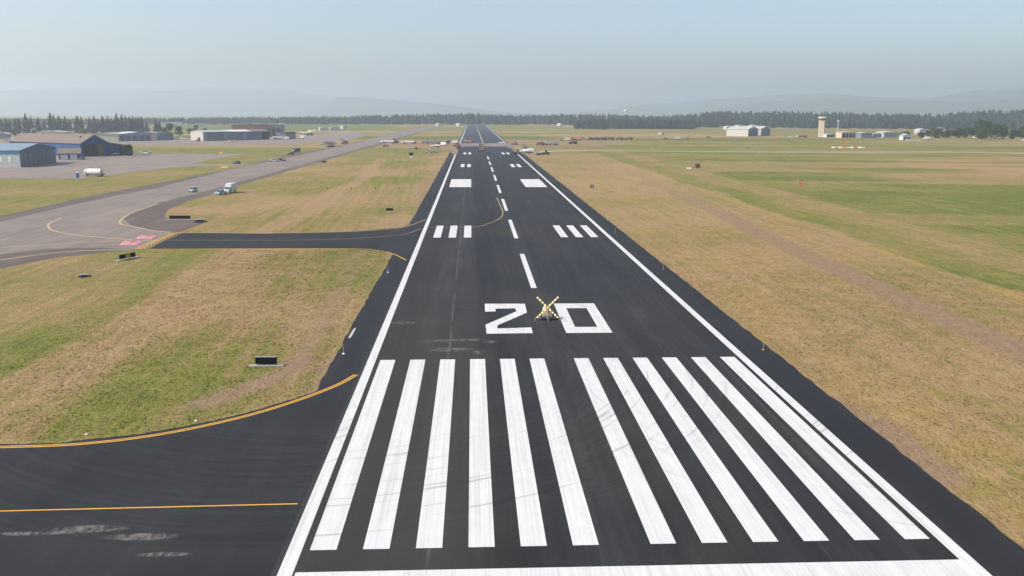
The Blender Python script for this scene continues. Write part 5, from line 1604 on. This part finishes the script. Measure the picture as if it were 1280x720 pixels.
n_ = N('wooded_hillside')
M_HIL = n_.done(n_.mix(n_.noise(.004, detail=6), (.035, .055, .030), (.075, .085, .045)), .95, .05)
hills('hills', [(-700, 112), (-300, 110), (0, 119), (60, 112), (150, 115.5), (250, 113), (350, 114), (430, 122), (520, 134), (600, 142)], 11000, 2300, M_HIL, 3)
hills('hills', [(380, 140), (425, 121), (475, 125), (550, 131), (610, 138), (660, 142)], 9000, 1500, M_HIL, 4)
hills('hills', [(690, 142), (740, 139), (800, 132), (880, 126), (960, 121.5), (1040, 120), (1100, 122), (1160, 124), (1220, 119), (1300, 116), (1500, 112), (1900, 116)], 9600, 2300, M_HIL, 5)
hills('hills', [(860, 143), (960, 128), (1030, 124), (1120, 126), (1200, 129), (1300, 123), (1500, 120)], 7600, 1400, M_HIL, 6)

# ------------------------------------------------------------------ far forest: one mass
M_FOR = leaf_mat('conifer_forest', (.006, .017, .013), (.019, .033, .021), .03)


def forest(name, spots, mat, seed):
    """ragged needle tiers and leafy domes, thousands of trees in one mesh"""
    r = np.random.default_rng(seed)
    V = []; Fc = []
    o = 0
    for (x, y, h, rad) in spots:
        con = r.random() < .6
        wd = rad * (1.0 if con else 1.5)
        hh = h if con else h * .86
        tiers = 4
        for k in range(tiers):
            n = 7
            zb = hh * (.10 + .20 * k); zt = min(hh, zb + hh * .42)
            rb = wd * ((1 - .20 * k) if con else (.75, 1.0, .95, .7)[k])
            a0 = r.random() * 6.28
            for i in range(n):
                a = a0 + 6.283 * i / n
                q = rb * (.6 + .6 * r.random())
                V.append((x + q * math.cos(a), y + q * math.sin(a), zb - hh * .06 * r.random()))
            ox, oy = (r.random() - .5) * .4 * wd, (r.random() - .5) * .4 * wd
            for i in range(n):
                a = a0 + 6.283 * (i + .5) / n
                q = rb * (.35 if con else .62) * (.7 + .5 * r.random())
                V.append((x + ox + q * math.cos(a), y + oy + q * math.sin(a), zb + (zt - zb) * (.55 + .2 * r.random())))
            V.append((x + ox, y + oy, zt))
            for i in range(n):
                j = (i + 1) % n
                Fc += [(o + i, o + j, o + n + i), (o + j, o + n + j, o + n + i), (o + n + i, o + n + j, o + 2 * n)]
            o += 2 * n + 1
    me = bpy.data.meshes.new(name)
    me.from_pydata(V, [], Fc)
    me.materials.append(mat)
    ob = bpy.data.objects.new(name, me); COL.objects.link(ob)
    ob['kind'] = 'stuff'
    return ob


def band(u0, u1, d0, d1, n, top, seed, hmin=14):
    """trees between two distances; top(u) = photograph row their tips reach"""
    r = np.random.default_rng(seed)
    out = []
    for _ in range(n):
        u = u0 + (u1 - u0) * r.random()
        d = d0 + (d1 - d0) * r.random() ** .8
        x, y = ray(u, d)
        hor = 141.45 + (u - 640) * .00338
        h = CH + (hor - top(u)) / F * d
        h = max(hmin, h) * (.72 + .28 * r.random())
        out.append((x, y, h, h * (.17 + .10 * r.random())))
    return out


ft = lambda u: np.interp(u, [-300, 0, 100, 200, 300, 420, 520, 590, 640, 720, 760, 830, 900, 1000, 1080, 1180, 1200, 1240, 1290, 1600], [144, 145, 146, 145, 144.5, 143.5, 140.5, 139.8, 142, 140.5, 140.8, 143, 137, 137.6, 139.5, 141, 138, 136.5, 136.5, 136])
forest('far_forest', band(-330, 1620, 2150, 2500, 3600, ft, 1), M_FOR, 1)
fm = lambda u: np.interp(u, [700, 722, 740, 860, 900, 1290], [150, 150, 146.5, 147.5, 147, 147])
forest('far_woodland', band(722, 868, 1690, 1790, 420, fm, 2) + band(720, 760, 1590, 1680, 40, lambda u: 150, 5, 11) + band(860, 1290, 1850, 2050, 420, lambda u: 147, 3), M_FOR, 2)

# ------------------------------------------------------------------ render settings
sc.view_settings.view_transform = 'Standard'
sc.view_settings.look = 'None'
sc.view_settings.exposure = 0.45
sc.view_settings.gamma = 1.0
sc.render.engine = 'CYCLES'
sc.cycles.use_denoising = True
sc.cycles.max_bounces = 5
sc.cycles.diffuse_bounces = 2
sc.cycles.glossy_bounces = 2
sc.cycles.volume_bounces = 2
sc.cycles.transparent_max_bounces = 6
sc.cycles.sample_clamp_indirect = 4
